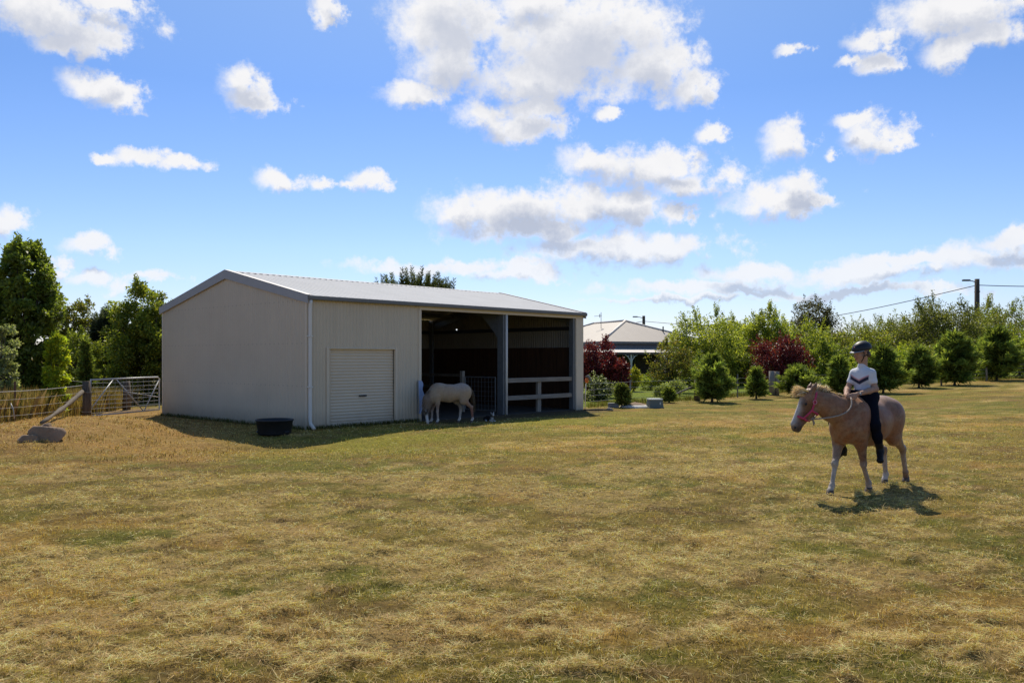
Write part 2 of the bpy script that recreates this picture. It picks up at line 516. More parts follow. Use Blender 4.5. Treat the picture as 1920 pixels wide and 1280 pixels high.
SUN_EL = math.radians(49.0); SUN_AZ = math.radians(-3.0)     # azimuth measured from +Y towards +X
sun = bpy.data.lights.new('sun', 'SUN'); sun.energy = 5.0; sun.angle = math.radians(0.53); sun.color = (1.0, 0.92, 0.78)
sun_o = bpy.data.objects.new('sun', sun); COL.objects.link(sun_o)
sdir = Vector((math.sin(SUN_AZ) * math.cos(SUN_EL), math.cos(SUN_AZ) * math.cos(SUN_EL), math.sin(SUN_EL)))
sun_o.rotation_euler = (-sdir).to_track_quat('-Z', 'Y').to_euler()
sun_o.location = (0, 40, 60)

SC.view_settings.view_transform = 'Standard'; SC.view_settings.look = 'None'; SC.view_settings.exposure = 0; SC.view_settings.gamma = 1

W = bpy.data.worlds.new('World'); SC.world = W; W.use_nodes = True
nt = W.node_tree; nt.nodes.clear(); LK = nt.links.new
wout = N(nt, 'ShaderNodeOutputWorld')
sky = N(nt, 'ShaderNodeTexSky', sky_type='NISHITA')
sky.sun_disc = False; sky.sun_elevation = SUN_EL; sky.sun_rotation = SUN_AZ
sky.altitude = 600; sky.air_density = 1.0; sky.dust_density = 0.35; sky.ozone_density = 2.0
hsv = N(nt, 'ShaderNodeHueSaturation'); hsv.inputs['Saturation'].default_value = 1.10; hsv.inputs['Value'].default_value = 1.0
LK(sky.outputs[0], hsv.inputs['Color'])
bg = N(nt, 'ShaderNodeBackground'); bg.inputs['Strength'].default_value = 0.14

tc = N(nt, 'ShaderNodeTexCoord')
sep = N(nt, 'ShaderNodeSeparateXYZ'); LK(tc.outputs['Generated'], sep.inputs[0])


def wmath(op, a, b=None, c=None, clamp=False):
    n = N(nt, 'ShaderNodeMath', operation=op, use_clamp=clamp)
    for i, q in enumerate((a, b, c)):
        if q is None: continue
        if isinstance(q, (int, float)): n.inputs[i].default_value = q
        else: LK(q, n.inputs[i])
    return n.outputs[0]


az = wmath('ARCTAN2', sep.outputs[0], sep.outputs[1])
el = wmath('ARCSINE', sep.outputs[2])
# atmospheric grade by height above the horizon: clear blue above, pale blue haze below
gr = N(nt, 'ShaderNodeMapRange'); LK(el, gr.inputs[0]); gr.inputs[1].default_value = 0.0; gr.inputs[2].default_value = 0.5
ramp = N(nt, 'ShaderNodeValToRGB'); LK(gr.outputs[0], ramp.inputs[0])
ramp.color_ramp.elements[0].position = 0.0; ramp.color_ramp.elements[0].color = (0.70, 0.685, 0.87, 1)
ramp.color_ramp.elements[1].position = 1.0; ramp.color_ramp.elements[1].color = (1.0, 1.0, 1.0, 1)
e2 = ramp.color_ramp.elements.new(0.25); e2.color = (0.77, 0.79, 0.96, 1)
e3 = ramp.color_ramp.elements.new(0.6); e3.color = (0.65, 0.75, 0.95, 1)
gm = N(nt, 'ShaderNodeMix', data_type='RGBA', blend_type='MULTIPLY'); gm.inputs[0].default_value = 1.0
LK(hsv.outputs[0], gm.inputs[6]); LK(ramp.outputs[0], gm.inputs[7]); LK(gm.outputs[2], bg.inputs['Color'])
# wispy warp of the angular coordinates
nz = N(nt, 'ShaderNodeTexNoise', i_Scale=16.0, i_Detail=8.0, i_Roughness=0.62); LK(tc.outputs['Generated'], nz.inputs['Vector'])
nf = N(nt, 'ShaderNodeTexNoise', i_Scale=38.0, i_Detail=9.0, i_Roughness=0.66); LK(tc.outputs['Generated'], nf.inputs['Vector'])
com = N(nt, 'ShaderNodeCombineXYZ'); LK(az, com.inputs[0]); LK(el, com.inputs[1])
vs1 = N(nt, 'ShaderNodeVectorMath', operation='SUBTRACT'); LK(nz.outputs['Color'], vs1.inputs[0]); vs1.inputs[1].default_value = (0.5, 0.5, 0.5)
vs2 = N(nt, 'ShaderNodeVectorMath', operation='MULTIPLY_ADD'); LK(vs1.outputs[0], vs2.inputs[0]); vs2.inputs[1].default_value = (0.085, 0.045, 0.0); LK(com.outputs[0], vs2.inputs[2])
vw1 = N(nt, 'ShaderNodeVectorMath', operation='SUBTRACT'); LK(nf.outputs['Color'], vw1.inputs[0]); vw1.inputs[1].default_value = (0.5, 0.5, 0.5)
vw2 = N(nt, 'ShaderNodeVectorMath', operation='MULTIPLY_ADD'); LK(vw1.outputs[0], vw2.inputs[0]); vw2.inputs[1].default_value = (0.034, 0.024, 0.0); LK(vs2.outputs[0], vw2.inputs[2])
vup = N(nt, 'ShaderNodeVectorMath', operation='ADD'); LK(vw2.outputs[0], vup.inputs[0]); vup.inputs[1].default_value = (0.0, 0.020, 0.0)

# cumulus: (centre, half size) of each puff, as seen from the paddock
PUFF = [(840, 35, 100, 75), (855, 115, 78, 62), (785, 172, 62, 26), (1090, 80, 180, 92), (1010, 150, 135, 48), (1230, 130, 95, 52), (1292, 165, 42, 32),
        (1000, 203, 60, 24), (1000, 5, 70, 34), (915, 215, 58, 26), (985, 235, 80, 22),
        (95, 20, 135, 52), (165, 70, 62, 34), (110, 75, 50, 25), (200, 0, 60, 18), (178, 152, 52, 32), (222, 185, 45, 26), (462, 160, 44, 36), (474, 195, 42, 26),
        (622, 16, 28, 26), (608, 42, 16, 20), (265, 292, 60, 16), (342, 305, 44, 15), (195, 287, 24, 9), (525, 338, 44, 21), (606, 348, 26, 12), (688, 343, 30, 22), (662, 353, 28, 10),
        (168, 462, 44, 17), (12, 425, 42, 28), (95, 495, 26, 22), (185, 523, 58, 15), (290, 524, 55, 9),
        (870, 396, 68, 30), (990, 392, 145, 44), (1135, 385, 125, 38), (1010, 430, 150, 24), (1275, 390, 34, 18), (1130, 468, 150, 28), (1265, 465, 105, 26),
        (1110, 302, 60, 28), (1195, 312, 95, 36), (1300, 337, 78, 28), (1250, 300, 75, 20), (1138, 217, 22, 12), (1330, 253, 28, 17),
        (1478, 264, 46, 30), (1632, 255, 52, 32), (1598, 232, 34, 13), (1662, 266, 34, 16), (1570, 292, 18, 10),
        (1465, 378, 92, 28), (1505, 345, 55, 24), (1540, 368, 32, 16), (1640, 75, 45, 22), (1642, 115, 38, 20), (1605, 115, 30, 9),
        (1800, 15, 140, 46), (1785, 92, 52, 30), (1860, 60, 80, 28), (1495, 92, 36, 9),
        (840, 500, 165, 14), (980, 518, 85, 12), (1425, 513, 115, 17), (1310, 542, 190, 13), (1600, 514, 140, 17), (1725, 488, 175, 14), (1840, 482, 115, 28), (1895, 448, 60, 22),
        (1650, 545, 170, 8), (1480, 548, 260, 8), (1260, 566, 160, 7)]


def ang(px, py):
    x = (px - CX) / F; z = (HZ - py) / F
    return math.atan2(x, 1.0), math.atan2(z, math.hypot(1.0, x))


def cloud_field(vec):
    acc = None
    for (cx, cy, rx, ry) in PUFF:
        a0, e0 = ang(cx, cy); a1, _ = ang(cx + rx, cy); _, e1 = ang(cx, cy - ry)
        sx = 1.0 / abs(a1 - a0); sy = 1.0 / abs(e1 - e0)
        ma = N(nt, 'ShaderNodeVectorMath', operation='MULTIPLY_ADD')
        LK(vec, ma.inputs[0]); ma.inputs[1].default_value = (sx, sy, 0); ma.inputs[2].default_value = (-a0 * sx, -e0 * sy, 0)
        dt = N(nt, 'ShaderNodeVectorMath', operation='LENGTH'); LK(ma.outputs[0], dt.inputs[0])
        if acc is None: acc = dt.outputs['Value']
        else: acc = wmath('SMOOTH_MIN', acc, dt.outputs['Value'], 0.16)
    return acc


d0 = cloud_field(vw2.outputs[0])
d1 = cloud_field(vup.outputs[0])
# ragged density
nd = wmath('MULTIPLY_ADD', nf.outputs['Fac'], 2.3, -1.15)
nd2 = wmath('MULTIPLY_ADD', nz.outputs['Fac'], 2.0, -1.0)
dd = wmath('ADD', d0, wmath('ADD', nd, nd2))
mr = N(nt, 'ShaderNodeMapRange', interpolation_type='SMOOTHSTEP'); LK(dd, mr.inputs[0])
mr.inputs[1].default_value = 1.48; mr.inputs[2].default_value = 0.50; mr.inputs[3].default_value = 0.0; mr.inputs[4].default_value = 0.97
# underside: cloud above this direction -> grey
dd1 = wmath('ADD', d1, wmath('MULTIPLY', nd, 0.5))
ms = N(nt, 'ShaderNodeMapRange', interpolation_type='SMOOTHSTEP'); LK(dd1, ms.inputs[0])
ms.inputs[1].default_value = 1.15; ms.inputs[2].default_value = 0.15; ms.inputs[3].default_value = 0.0; ms.inputs[4].default_value = 1.0
low = N(nt, 'ShaderNodeMapRange'); LK(el, low.inputs[0]); low.inputs[1].default_value = 0.26; low.inputs[2].default_value = 0.06; low.inputs[3].default_value = 0.75; low.inputs[4].default_value = 1.25
shade = wmath('MULTIPLY', ms.outputs[0], low.outputs[0])
shade2 = wmath('MULTIPLY_ADD', wmath('SUBTRACT', nz.outputs['Fac'], 0.5), 0.7, shade, clamp=True)
cmix = N(nt, 'ShaderNodeMix', data_type='RGBA'); LK(shade2, cmix.inputs[0])
cmix.inputs[6].default_value = (0.95, 0.94, 0.94, 1); cmix.inputs[7].default_value = (0.50, 0.545, 0.66, 1)
bgc = N(nt, 'ShaderNodeBackground'); bgc.inputs['Strength'].default_value = 1.0; LK(cmix.outputs[2], bgc.inputs['Color'])
hzf = N(nt, 'ShaderNodeMapRange'); LK(el, hzf.inputs[0]); hzf.inputs[1].default_value = 0.05; hzf.inputs[2].default_value = 0.16; hzf.inputs[3].default_value = 0.75; hzf.inputs[4].default_value = 1.0
alp = wmath('MULTIPLY', mr.outputs[0], hzf.outputs[0])
mxs = N(nt, 'ShaderNodeMixShader'); LK(alp, mxs.inputs[0]); LK(bg.outputs[0], mxs.inputs[1]); LK(bgc.outputs[0], mxs.inputs[2])
LK(mxs.outputs[0], wout.inputs[0])
W.cycles.sampling_method = 'MANUAL'; W.cycles.sample_map_resolution = 256

# ================================================================== ground sheet
def axis_pts(segs):
    out = [segs[0][0]]
    for (a, b, st) in segs:
        n = max(1, int(round((b - a) / st)))
        out += list(np.linspace(a, b, n + 1)[1:])
    return np.array(out)


gx = axis_pts([(-2500, -300, 550), (-300, -80, 44), (-80, -26, 4), (-26, -13, 0.35), (-13, 13, 0.10), (13, 26, 0.35), (26, 80, 3), (80, 300, 44), (300, 2500, 550)])
gy = axis_pts([(-300, -20, 70), (-20, 2, 2.2), (2, 13, 0.07), (13, 34, 0.14), (34, 60, 0.4), (60, 120, 3), (120, 400, 40), (400, 3600, 800)])
GX, GY = np.meshgrid(gx, gy)
GZ = terrain(GX, GY)
# thatch heaps in the mown straw
GZ = GZ + 0.030 * heap(GX, GY)
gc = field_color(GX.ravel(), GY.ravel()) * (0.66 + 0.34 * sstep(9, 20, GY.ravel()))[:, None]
nx_, ny_ = len(gx), len(gy)
ii = (np.arange(ny_ - 1)[:, None] * nx_ + np.arange(nx_ - 1)[None, :]).ravel()
gf = np.stack([ii, ii + 1, ii + nx_ + 1, ii + nx_], 1)
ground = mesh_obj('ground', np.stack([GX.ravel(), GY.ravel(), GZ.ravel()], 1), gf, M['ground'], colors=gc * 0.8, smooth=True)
settag(ground, kind='structure')

# far bare hill showing between the trees
hm = MB(); pts = []
for i in range(41):
    t = i / 40.0
    X = -1500 + 3400 * t
    pts.append((X, 38 * math.exp(-((X - 355) / 120) ** 2) + 5 * math.sin(X * 0.011) - 2))
vs = []; fs = []
for i, (X, hh) in enumerate(pts):
    vs += [(X, 860, -3), (X, 980, hh), (X, 1300, -3)]
for i in range(40):
    a = i * 3
    fs += [(a, a + 3, a + 4, a + 1), (a + 1, a + 4, a + 5, a + 2)]
hm.add(vs, fs)
M['hill'] = simple('dry_hill', (0.30, 0.215, 0.13), 0.95, var=0.25, scale=0.02)
settag(hm.build('hill', M['hill'], smooth=True), kind='structure')

# ================================================================== grass blades on the paddock (stuff)
def blades(n, ymin, ymax, spread, kind):
    """points distributed so that the nearer ground carries more blades"""
    u = RNG.random(n)
    inv = 1 / ymin + (1 / ymax - 1 / ymin) * u
    y = 1 / inv
    x = (RNG.random(n) * 2 - 1) * (spread * y + 1.4)
    if kind == 'straw':
        k = RNG.random(n) < (0.12 + 0.88 * np.clip(straw_mask(x, y) * .75 + heap(x, y), 0, 1))
        x, y = x[k], y[k]
    s, d = shed_sd(x, y)
    k = ~((s > -0.05) & (s < SL + 0.05) & (d > -0.05) & (d < SD + .05))
    pad = (s > 3.2) & (s < 10.8) & (d > -1.0) & (d < 0) & (RNG.random(len(x)) < 0.75)
    k &= ~pad
    tf = tuft(x, y); nearf = 1 - sstep(12, 22, y)
    k &= RNG.random(len(x)) < 1 - nearf * (1 - (0.30 + 0.70 * tf))
    x, y = x[k], y[k]
    n = len(x)
    z = terrain(x, y) + 0.030 * heap(x, y)
    tf = tuft(x, y); z = z + 0.022 * tf * (1 - sstep(12, 24, y))
    col = field_color(x, y) * (0.82 + 0.55 * tf)[:, None]
    an = RNG.random(n) * 2 * PI
    wmin = 0.00058 * y
    if kind == 'straw':
        L = RNG.uniform(0.03, 0.085, n) * (1 + 0.010 * y); wd = np.maximum(RNG.uniform(0.0022, 0.0045, n), wmin)
        tilt = RNG.normal(0.10, 0.16, n)
        col = C_STRAW[None, :] * (RNG.uniform(0.45, 1.45, n) * (.80 + .48 * tf))[:, None] * (1 + RNG.normal(0, 0.06, (n, 3)))
        zoff = np.abs(RNG.normal(0.010, 0.010, n))
    else:
        cl = fbm(x * 5, y * 5, 77, 2)
        L = (0.013 + 0.036 * cl) * RNG.uniform(0.5, 1.3, n) * (1 + 0.012 * y); wd = np.maximum(RNG.uniform(0.0025, 0.0048, n), wmin)
        tilt = RNG.normal(0.95, 0.32, n)
        zoff = np.full(n, -0.004)
        lum = RNG.uniform(0.55, 1.55, n)
        dry = (RNG.random(n) < 0.38)[:, None]
        col = np.where(dry, C_STRAW[None, :] * np.array([1.05, .98, .85]), col) * lum[:, None]
    # taller seed stalks
    hd = np.stack([np.cos(an), np.sin(an)], 1)
    ct = np.cos(tilt); st = np.sin(tilt)
    base = np.stack([x, y, z + zoff], 1)
    tip = base + np.stack([hd[:, 0] * ct * L, hd[:, 1] * ct * L, st * L], 1)
    side = np.stack([-hd[:, 1], hd[:, 0], np.zeros(n)], 1)
    if kind == 'straw':
        side[:, 2] = RNG.normal(0, 0.5, n)
    side *= (wd * 0.5)[:, None]
    v = np.stack([base - side, base + side, tip], 1).reshape(-1, 3)
    return v, np.repeat(np.clip(col, 0.01, 0.75), 3, 0)


def build_blades(name, sets, mat):
    v = np.concatenate([s[0] for s in sets]); c = np.concatenate([s[1] for s in sets])
    f = np.arange(len(v)).reshape(-1, 3)
    return mesh_obj(name, v, f, mat, colors=c)


paddock = build_blades('grass', [blades(430000, 3.9, 22, 0.66, 'g'), blades(60000, 14, 50, 0.62, 'g'), blades(70000, 1.8, 3.9, 0.66, 'g')], M['grass'])
settag(paddock, 'short dry and green grass blades over the whole paddock', 'grass', kind='stuff')
hay = build_blades('mown_hay', [blades(560000, 3.9, 24, 0.66, 'straw'), blades(80000, 1.8, 3.9, 0.66, 'straw')], M['grass'])
settag(hay, 'pale mown clippings lying in loose bands on the paddock', 'hay', kind='stuff')


def tall_grass(name, label, pts, h0, h1, palette, wd=0.010, clump=None):
    """pts (N,2) on the ground"""
    n = len(pts); x, y = pts[:, 0], pts[:, 1]
    z = terrain(x, y, False)
    L = RNG.uniform(h0, h1, n); an = RNG.random(n) * 2 * PI
    lean = np.abs(RNG.normal(0.18, 0.16, n))
    hd = np.stack([np.cos(an), np.sin(an)], 1)
    pal = np.array(palette); col = pal[RNG.integers(0, len(pal), n)] * RNG.uniform(0.6, 1.35, n)[:, None]
    base = np.stack([x, y, z - 0.02], 1)
    mid = base + np.stack([hd[:, 0] * lean * L * .35, hd[:, 1] * lean * L * .35, L * .6], 1)
    tip = base + np.stack([hd[:, 0] * lean * L * 1.1, hd[:, 1] * lean * L * 1.1, L * (1 - .35 * lean)], 1)
    a2 = RNG.random(n) * PI
    side = np.stack([np.cos(a2), np.sin(a2), np.zeros(n)], 1) * wd * .5
    # seed head: a wider diamond at the tip
    v = np.stack([base - side * .8, base + side * .8, mid + side, tip, mid - side], 1).reshape(-1, 3)
    f = (np.arange(n)[:, None] * 5 + np.array([[0, 1, 2, 3, 4]])).reshape(-1, 5)
    o = mesh_obj(name, v, f, M['grass'], colors=np.repeat(np.clip(col, .01, .7), 5, 0))
    return settag(o, label, 'grass', kind='stuff')


DRY = [(0.42, 0.30, 0.13), (0.36, 0.25, 0.10), (0.30, 0.22, 0.09), (0.20, 0.19, 0.06), (0.30, 0.17, 0.08)]
# uncut grass behind the left-hand fence and under the gate
n = 46000
px_ = RNG.uniform(-9, 0.0, n); py_ = RNG.uniform(16.3, 31, n)
X0 = -10.15 - (py_ - 16.5) * 0.22       # fence line towards the strainer post
xx = X0 - np.abs(RNG.normal(0, 2.0, n)) - 0.30
k = (fbm(xx * 1.2, py_ * 1.2, 8, 3) > 0.42) & ~((py_ > 22.0) & (xx > -12.6) & (RNG.random(n) < 0.8))
tall_grass('long_grass', 'tall uncut dry grass behind the wire fence on the left', np.stack([xx[k], py_[k]], 1), 0.22, 0.85, DRY + [(.55, .40, .18), (.50, .36, .15), (.14, .14, .04)], 0.010)
n = 9000
bx_ = RNG.uniform(-11.2, -5.0, n); by_ = RNG.uniform(13.6, 22.5, n)
k = (fbm(bx_ * 2.2, by_ * 2.2, 15, 4) > 0.50) & (bx_ < -5.6 - .25 * (by_ - 17) + RNG.normal(0, .6, n)) & (bx_ > -10.6 - (by_ - 17) * .2)
tall_grass('bank_grass', 'rough dry tufts on the brown bank at the left', np.stack([bx_[k], by_[k]], 1), 0.02, 0.10, [(.36, .23, .09), (.28, .17, .07), (.20, .12, .055), (.20, .18, .06)], 0.012)
# grass tufts along the foot of the shed walls
m_ = 1500
s_ = RNG.uniform(-0.05, 3.5, m_); d_ = -np.abs(RNG.normal(0, 0.05, m_)) - 0.03
w1 = np.stack([SHED_A[0] + SU[0] * s_ + SV[0] * d_, SHED_A[1] + SU[1] * s_ + SV[1] * d_], 1)
d_ = RNG.uniform(0, SD, m_); s_ = -np.abs(RNG.normal(0, 0.06, m_)) - 0.03
w2 = np.stack([SHED_A[0] + SU[0] * s_ + SV[0] * d_, SHED_A[1] + SU[1] * s_ + SV[1] * d_], 1)
tall_grass('wall_grass', 'uncut grass fringe along the foot of the shed walls', np.concatenate([w1, w2]), 0.03, 0.16, [(0.12, 0.13, 0.035), (0.22, 0.18, 0.07), (0.09, 0.11, 0.03)], 0.009)
# lush lawn edge under the right-hand fence
n = 9000
fx_ = RNG.uniform(2.6, 34, n); fy_ = fence_y(fx_) + RNG.normal(0.25, 0.28, n)
tall_grass('fence_grass', 'longer green grass growing along the right-hand wire fence', np.stack([fx_, fy_], 1), 0.05, 0.28, [(0.14, 0.17, 0.035), (0.20, 0.20, 0.06), (0.25, 0.21, 0.09)], 0.016)
# seedling weeds: one clear tuft in the foreground
wp = ground_at(248, 1138)
wm = []; wc = []
for i in range(26):
    an = random.random() * 2 * PI; L = random.uniform(0.03, 0.09); ln = random.uniform(0.1, 0.5)
    b = Vector((wp.x + random.gauss(0, .012), wp.y + random.gauss(0, .012), wp.z - .005)); t = b + Vector((math.cos(an) * ln * L, math.sin(an) * ln * L, L))
    sd = Vector((-math.sin(an + .8), math.cos(an + .8), 0)) * .005
    wm += [b - sd * .5, b.lerp(t, .6) - sd, t, b.lerp(t, .6) + sd]; wc += [np.array((0.20, 0.24, 0.05)) * random.uniform(.7, 1.5)] * 4
wo = mesh_obj('weed_tuft', np.array(wm) - np.array(wp), np.arange(len(wm)).reshape(-1, 4), M['grass'], colors=np.array(wc))
wo.location = wp
settag(wo, 'fresh green weed tuft alone in the dry grass at lower left', 'weed')
# ================================================================== the shed
rotz = math.atan2(SU[1], SU[0])
shed = thing('farm_shed', 'cream corrugated steel shed with roller door and two open bays', 'shed', (SHED_A[0], SHED_A[1], 0), rotz)
# local frame: x along the front, y into the shed, z up
EAVE = 3.10; RISE = 0.83; PIT = 0.100; AMP = 0.020


def roof_z(y):
    return EAVE + RISE * (1 - abs(y - SD / 2) / (SD / 2))


def corr_wall(name, a, b, zlo, zhi, mat, out, parent, holes=(), zrow=None, pit=PIT, amp=AMP):
    """corrugated sheet from point a to b (local x,y); zhi may be a function of the distance along; out = outward normal; holes = (t0,t1,z0,z1)"""
    a = np.array(a, float); b = np.array(b, float); L = np.linalg.norm(b - a); u = (b - a) / L
    n = int(L / pit * 8)
    ts = list(np.linspace(0, L, n + 1))
    for h in holes: ts += [h[0] - 1e-4, h[0] + 1e-4, h[1] - 1e-4, h[1] + 1e-4]
    ts = np.unique(np.array(ts)); out = np.array(out, float)
    zz = sorted(set([0.0] + [q for h in holes for q in (h[2], h[3])]))
    V = []; Fc = []
    rows = None
    for t in ts:
        top = zhi(t) if callable(zhi) else zhi
        levels = [zlo] + [q for q in zz if q > zlo + .01 and q < 2.95] + [top]
        p = a + u * t + out * amp * (abs(math.sin(PI * t / pit)) ** .7 - .7)
        rows = len(levels)
        for q in levels: V.append((p[0], p[1], q))
    lev0 = [zlo] + [q for q in zz if q > zlo + .01 and q < 2.95] + [9]
    for i in range(len(ts) - 1):
        tm = (ts[i] + ts[i + 1]) / 2
        for j in range(rows - 1):
            zm = (lev0[j] + min(lev0[j + 1], 3.0)) / 2
            if any(h[0] < tm < h[1] and h[2] < zm < h[3] for h in holes): continue
            q = (i * rows + j, (i + 1) * rows + j, (i + 1) * rows + j + 1, i * rows + j + 1)
            Fc.append(q)
    return mesh_obj(name, V, np.array(Fc), mat, parent, smooth=True)


# front wall of the closed bay, gable ends and rear
DX0, DX1, DZ = 0.62, 2.68, 1.92
settag(corr_wall('front_wall', (0.06, 0), (3.50, 0), 0.02, EAVE, M['cream'], (0, -1), shed, holes=[(DX0, DX1, -0.2, DZ)]), 'front wall around the roller door')
settag(corr_wall('gable_wall', (0, SD), (0, 0.0), 0.02, lambda t: roof_z(t), M['cream'], (-1, 0), shed), 'blank gable wall in shade')
settag(corr_wall('end_wall', (SL, 0.0), (SL, SD), 0.02, lambda t: roof_z(t), M['inner'], (1, 0), shed, amp=.03, holes=[(5.94, 5.99, 2.73, 2.79)]), 'far end wall seen from inside the open bays')
corr_wall('rear_wall', (SL, SD), (0, SD), 0.02, EAVE, M['inner'], (0, 1), shed)
corr_wall('partition_wall', (3.46, 0.05), (3.46, SD - .05), 0.02, lambda t: roof_z(t) - .05, M['inner'], (1, 0), shed)
# floor of the open bays
m = MB(); m.box((3.5, 0.02, -0.2), (SL - .03, SD - .03, 0.03)); m.build('earth_floor', M['slab'], shed)
m = MB(); m.box((0.1, 0.05, -0.2), (3.42, SD - .05, 0.02)); m.build('slab', M['concrete'], shed)

# corner and jamb trims
def trim(lo, hi, name='corner_trim', mat='cream_trim', label=None, b=.006):
    m = MB(); m.bbox(lo, hi, b); return settag(m.build(name, M[mat], shed), label)


trim((-0.022, -0.022, 0.0), (0.075, 0.06, EAVE + .01))
trim((-0.022, SD - .06, 0.0), (0.06, SD + .02, EAVE + .01))
trim((3.49, -0.025, 0.0), (3.58, 0.11, 2.985))
trim((SL - .36, -0.025, 0.0), (SL + .022, 0.09, 2.985), 'corner_post', label='broad cream corner post at the open end')
trim((3.50, -0.024, 2.985), (SL + .022, 0.05, EAVE + .02), 'header', label='cream header beam over the open bays')
# roller door
trim((DX0 - .075, -0.028, 0.0), (DX0, 0.05, DZ + .035), 'door_jamb')
trim((DX1, -0.028, 0.0), (DX1 + .075, 0.05, DZ + .035), 'door_jamb')
trim((DX0 - .001, -0.024, DZ), (DX1 + .001, 0.05, DZ + .033), 'door_head')
m = MB(); prof = []
z = 0.13; nsl = 0
while z < DZ - .005:
    prof += [(z, .085), (z + .012, .068), (z + .062, .064), (z + .076, .085)]; z += .0765
V = []; Fc = []
prof = [(p[0], p[1]) for p in prof]
for (zz_, yy_) in prof: V += [(DX0 + .002, yy_, zz_), (DX1 - .002, yy_, zz_)]
for i in range(len(prof) - 1): Fc.append((2 * i, 2 * i + 1, 2 * i + 3, 2 * i + 2))
door = mesh_obj('roller_door', V, np.array(Fc), M['cream_door'], shed)
settag(door, 'closed cream roller door of horizontal slats')
m = MB(); m.bbox((DX0 + .005, .045, .03), (DX1 - .005, .09, .132), .006); m.build('bottom_rail', M['cream_door'], door)
m = MB(); m.bbox((1.57, .030, .735), (1.80, .062, .775), .006); m.build('door_handle', M['dark'], door)
m = MB(); m.bbox((1.60, .02, .035), (1.74, .043, .065), .005); m.build('door_lock', M['dark'], door)
# roof: corrugated sheets, front and rear slope
def roof_slope(name, ylo, yhi, sgn):
    pit = .19; n = int((SL + .10) / pit * 10)
    V = []; Fc = []
    xs = np.linspace(-.045, SL + .045, n + 1)
    for x in xs:
        for (yy, zz) in ((ylo, EAVE + .075 - .02), (yhi, EAVE + RISE + .075)):
            V.append((x, yy, zz + .024 * max(0, math.sin(2 * PI * x / pit)) ** 2))
    for i in range(n): Fc.append((2 * i, 2 * i + 2, 2 * i + 3, 2 * i + 1) if sgn > 0 else (2 * i, 2 * i + 1, 2 * i + 3, 2 * i + 2))
    return mesh_obj(name, V, np.array(Fc), M['roof'], shed, smooth=True)


settag(roof_slope('roof_sheet', -.10, SD / 2, 1), 'sunlit front slope of the roof')
settag(roof_slope('roof_sheet', SD + .10, SD / 2, -1), 'rear slope of the roof')
m = MB(); m.prism([(SD / 2 - .16, EAVE + RISE + .062), (SD / 2, EAVE + RISE + .10), (SD / 2 + .16, EAVE + RISE + .062), (SD / 2 + .16, EAVE + RISE + .056), (SD / 2, EAVE + RISE + .09), (SD / 2 - .16, EAVE + RISE + .056)], 0, -.05, SL + .05)
m.build('ridge_cap', M['roof'], shed)
# barge capping on both gables
for (xa, xb) in ((-.062, -.026), (SL + .026, SL + .062)):
    for sg in (0, 1):
        y0 = -.11 if sg == 0 else SD + .11
        z0 = EAVE + .055; zr = EAVE + RISE + .105
        m = MB(); m.prism([(y0, z0 + .03), (SD / 2, zr), (SD / 2, zr - .23), (y0, z0 - .165)], 0, xa, xb)
        m2 = m.build('barge_board', M['barge'], shed)
        m = MB(); m.prism([(y0, z0 + .04), (SD / 2, zr + .01), (SD / 2, zr + .002), (y0, z0 + .032)], 0, xa - .004, xb + .10 if xa < 0 else xb + .004) if xa < 0 else m.prism([(y0, z0 + .04), (SD / 2, zr + .01), (SD / 2, zr + .002), (y0, z0 + .032)], 0, xa - .1, xb + .004)
        m.build('barge_flashing', M['barge'], m2)
# gutter
m = MB()
gp = [(-.02, EAVE + .075), (-.028, EAVE - .02), (-.135, EAVE - .03), (-.15, EAVE - .005), (-.15, EAVE + .062), (-.14, EAVE + .075), (-.13, EAVE + .06), (-.128, EAVE + .0), (-.04, EAVE - .005), (-.032, EAVE + .075)]
m.prism(gp, 0, -.03, SL + .07); m.build('gutter', M['gutter'], shed)
# downpipe at the near corner
m = MB(); m.tube([(.045, -.10, EAVE - .03), (.045, -.085, EAVE - .12), (.045, -.075, EAVE - .25), (.045, -.072, .22), (.045, -.09, .14), (.06, -.22, .03)], [.043] * 6, 12)
dp = m.build('downpipe', M['pipe'], shed, smooth=True)
for zz_ in (2.2, 1.0):
    m = MB(); m.bbox((-.01, -.12, zz_), (.10, -.024, zz_ + .03), .004); m.build('pipe_bracket', M['pipe'], dp)

# portal frames: columns, rafters, haunches
def cee(lo, hi, name, label=None):
    m = MB(); m.bbox(lo, hi, .006); return settag(m.build(name, M['galv'], shed), label)


cee((6.83, .02, .03), (6.905, .27, EAVE - .05), 'column', 'galvanised column between the two open bays')
cee((SL - .46, .02, .03), (SL - .37, .20, EAVE - .08), 'column', 'galvanised column beside the corner post')
cee((SL - .14, SD - .25, .03), (SL - .06, SD - .05, EAVE), 'column')
cee((6.83, SD - .3, .03), (6.905, SD - .03, EAVE), 'column')
m = MB(); m.tube([(6.93, -.015, .02), (6.93, -.015, 2.98)], .036, 10); settag(m.build('front_pole', M['pipe'], shed, smooth=True), 'slim white pole in front of the middle column')
for (xa, xb) in ((6.84, 6.895), (SL - .10, SL - .045)):
    m = MB()
    m.prism([(.30, EAVE - .10), (SD / 2, EAVE + RISE - .08), (SD / 2, EAVE + RISE - .28), (.30, EAVE - .32)], 0, xa, xb)
    m.prism([(SD - .3, EAVE - .10), (SD / 2, EAVE + RISE - .08), (SD / 2, EAVE + RISE - .28), (SD - .3, EAVE - .32)], 0, xa + .002, xb - .002)
    m.build('rafter', M['galv'], shed)
m = MB(); m.prism([(.272, 2.25), (.272, 2.80), (.95, 2.98), (.40, 2.45)], 0, 6.85, 6.885); m.build('haunch', M['galv'], shed)
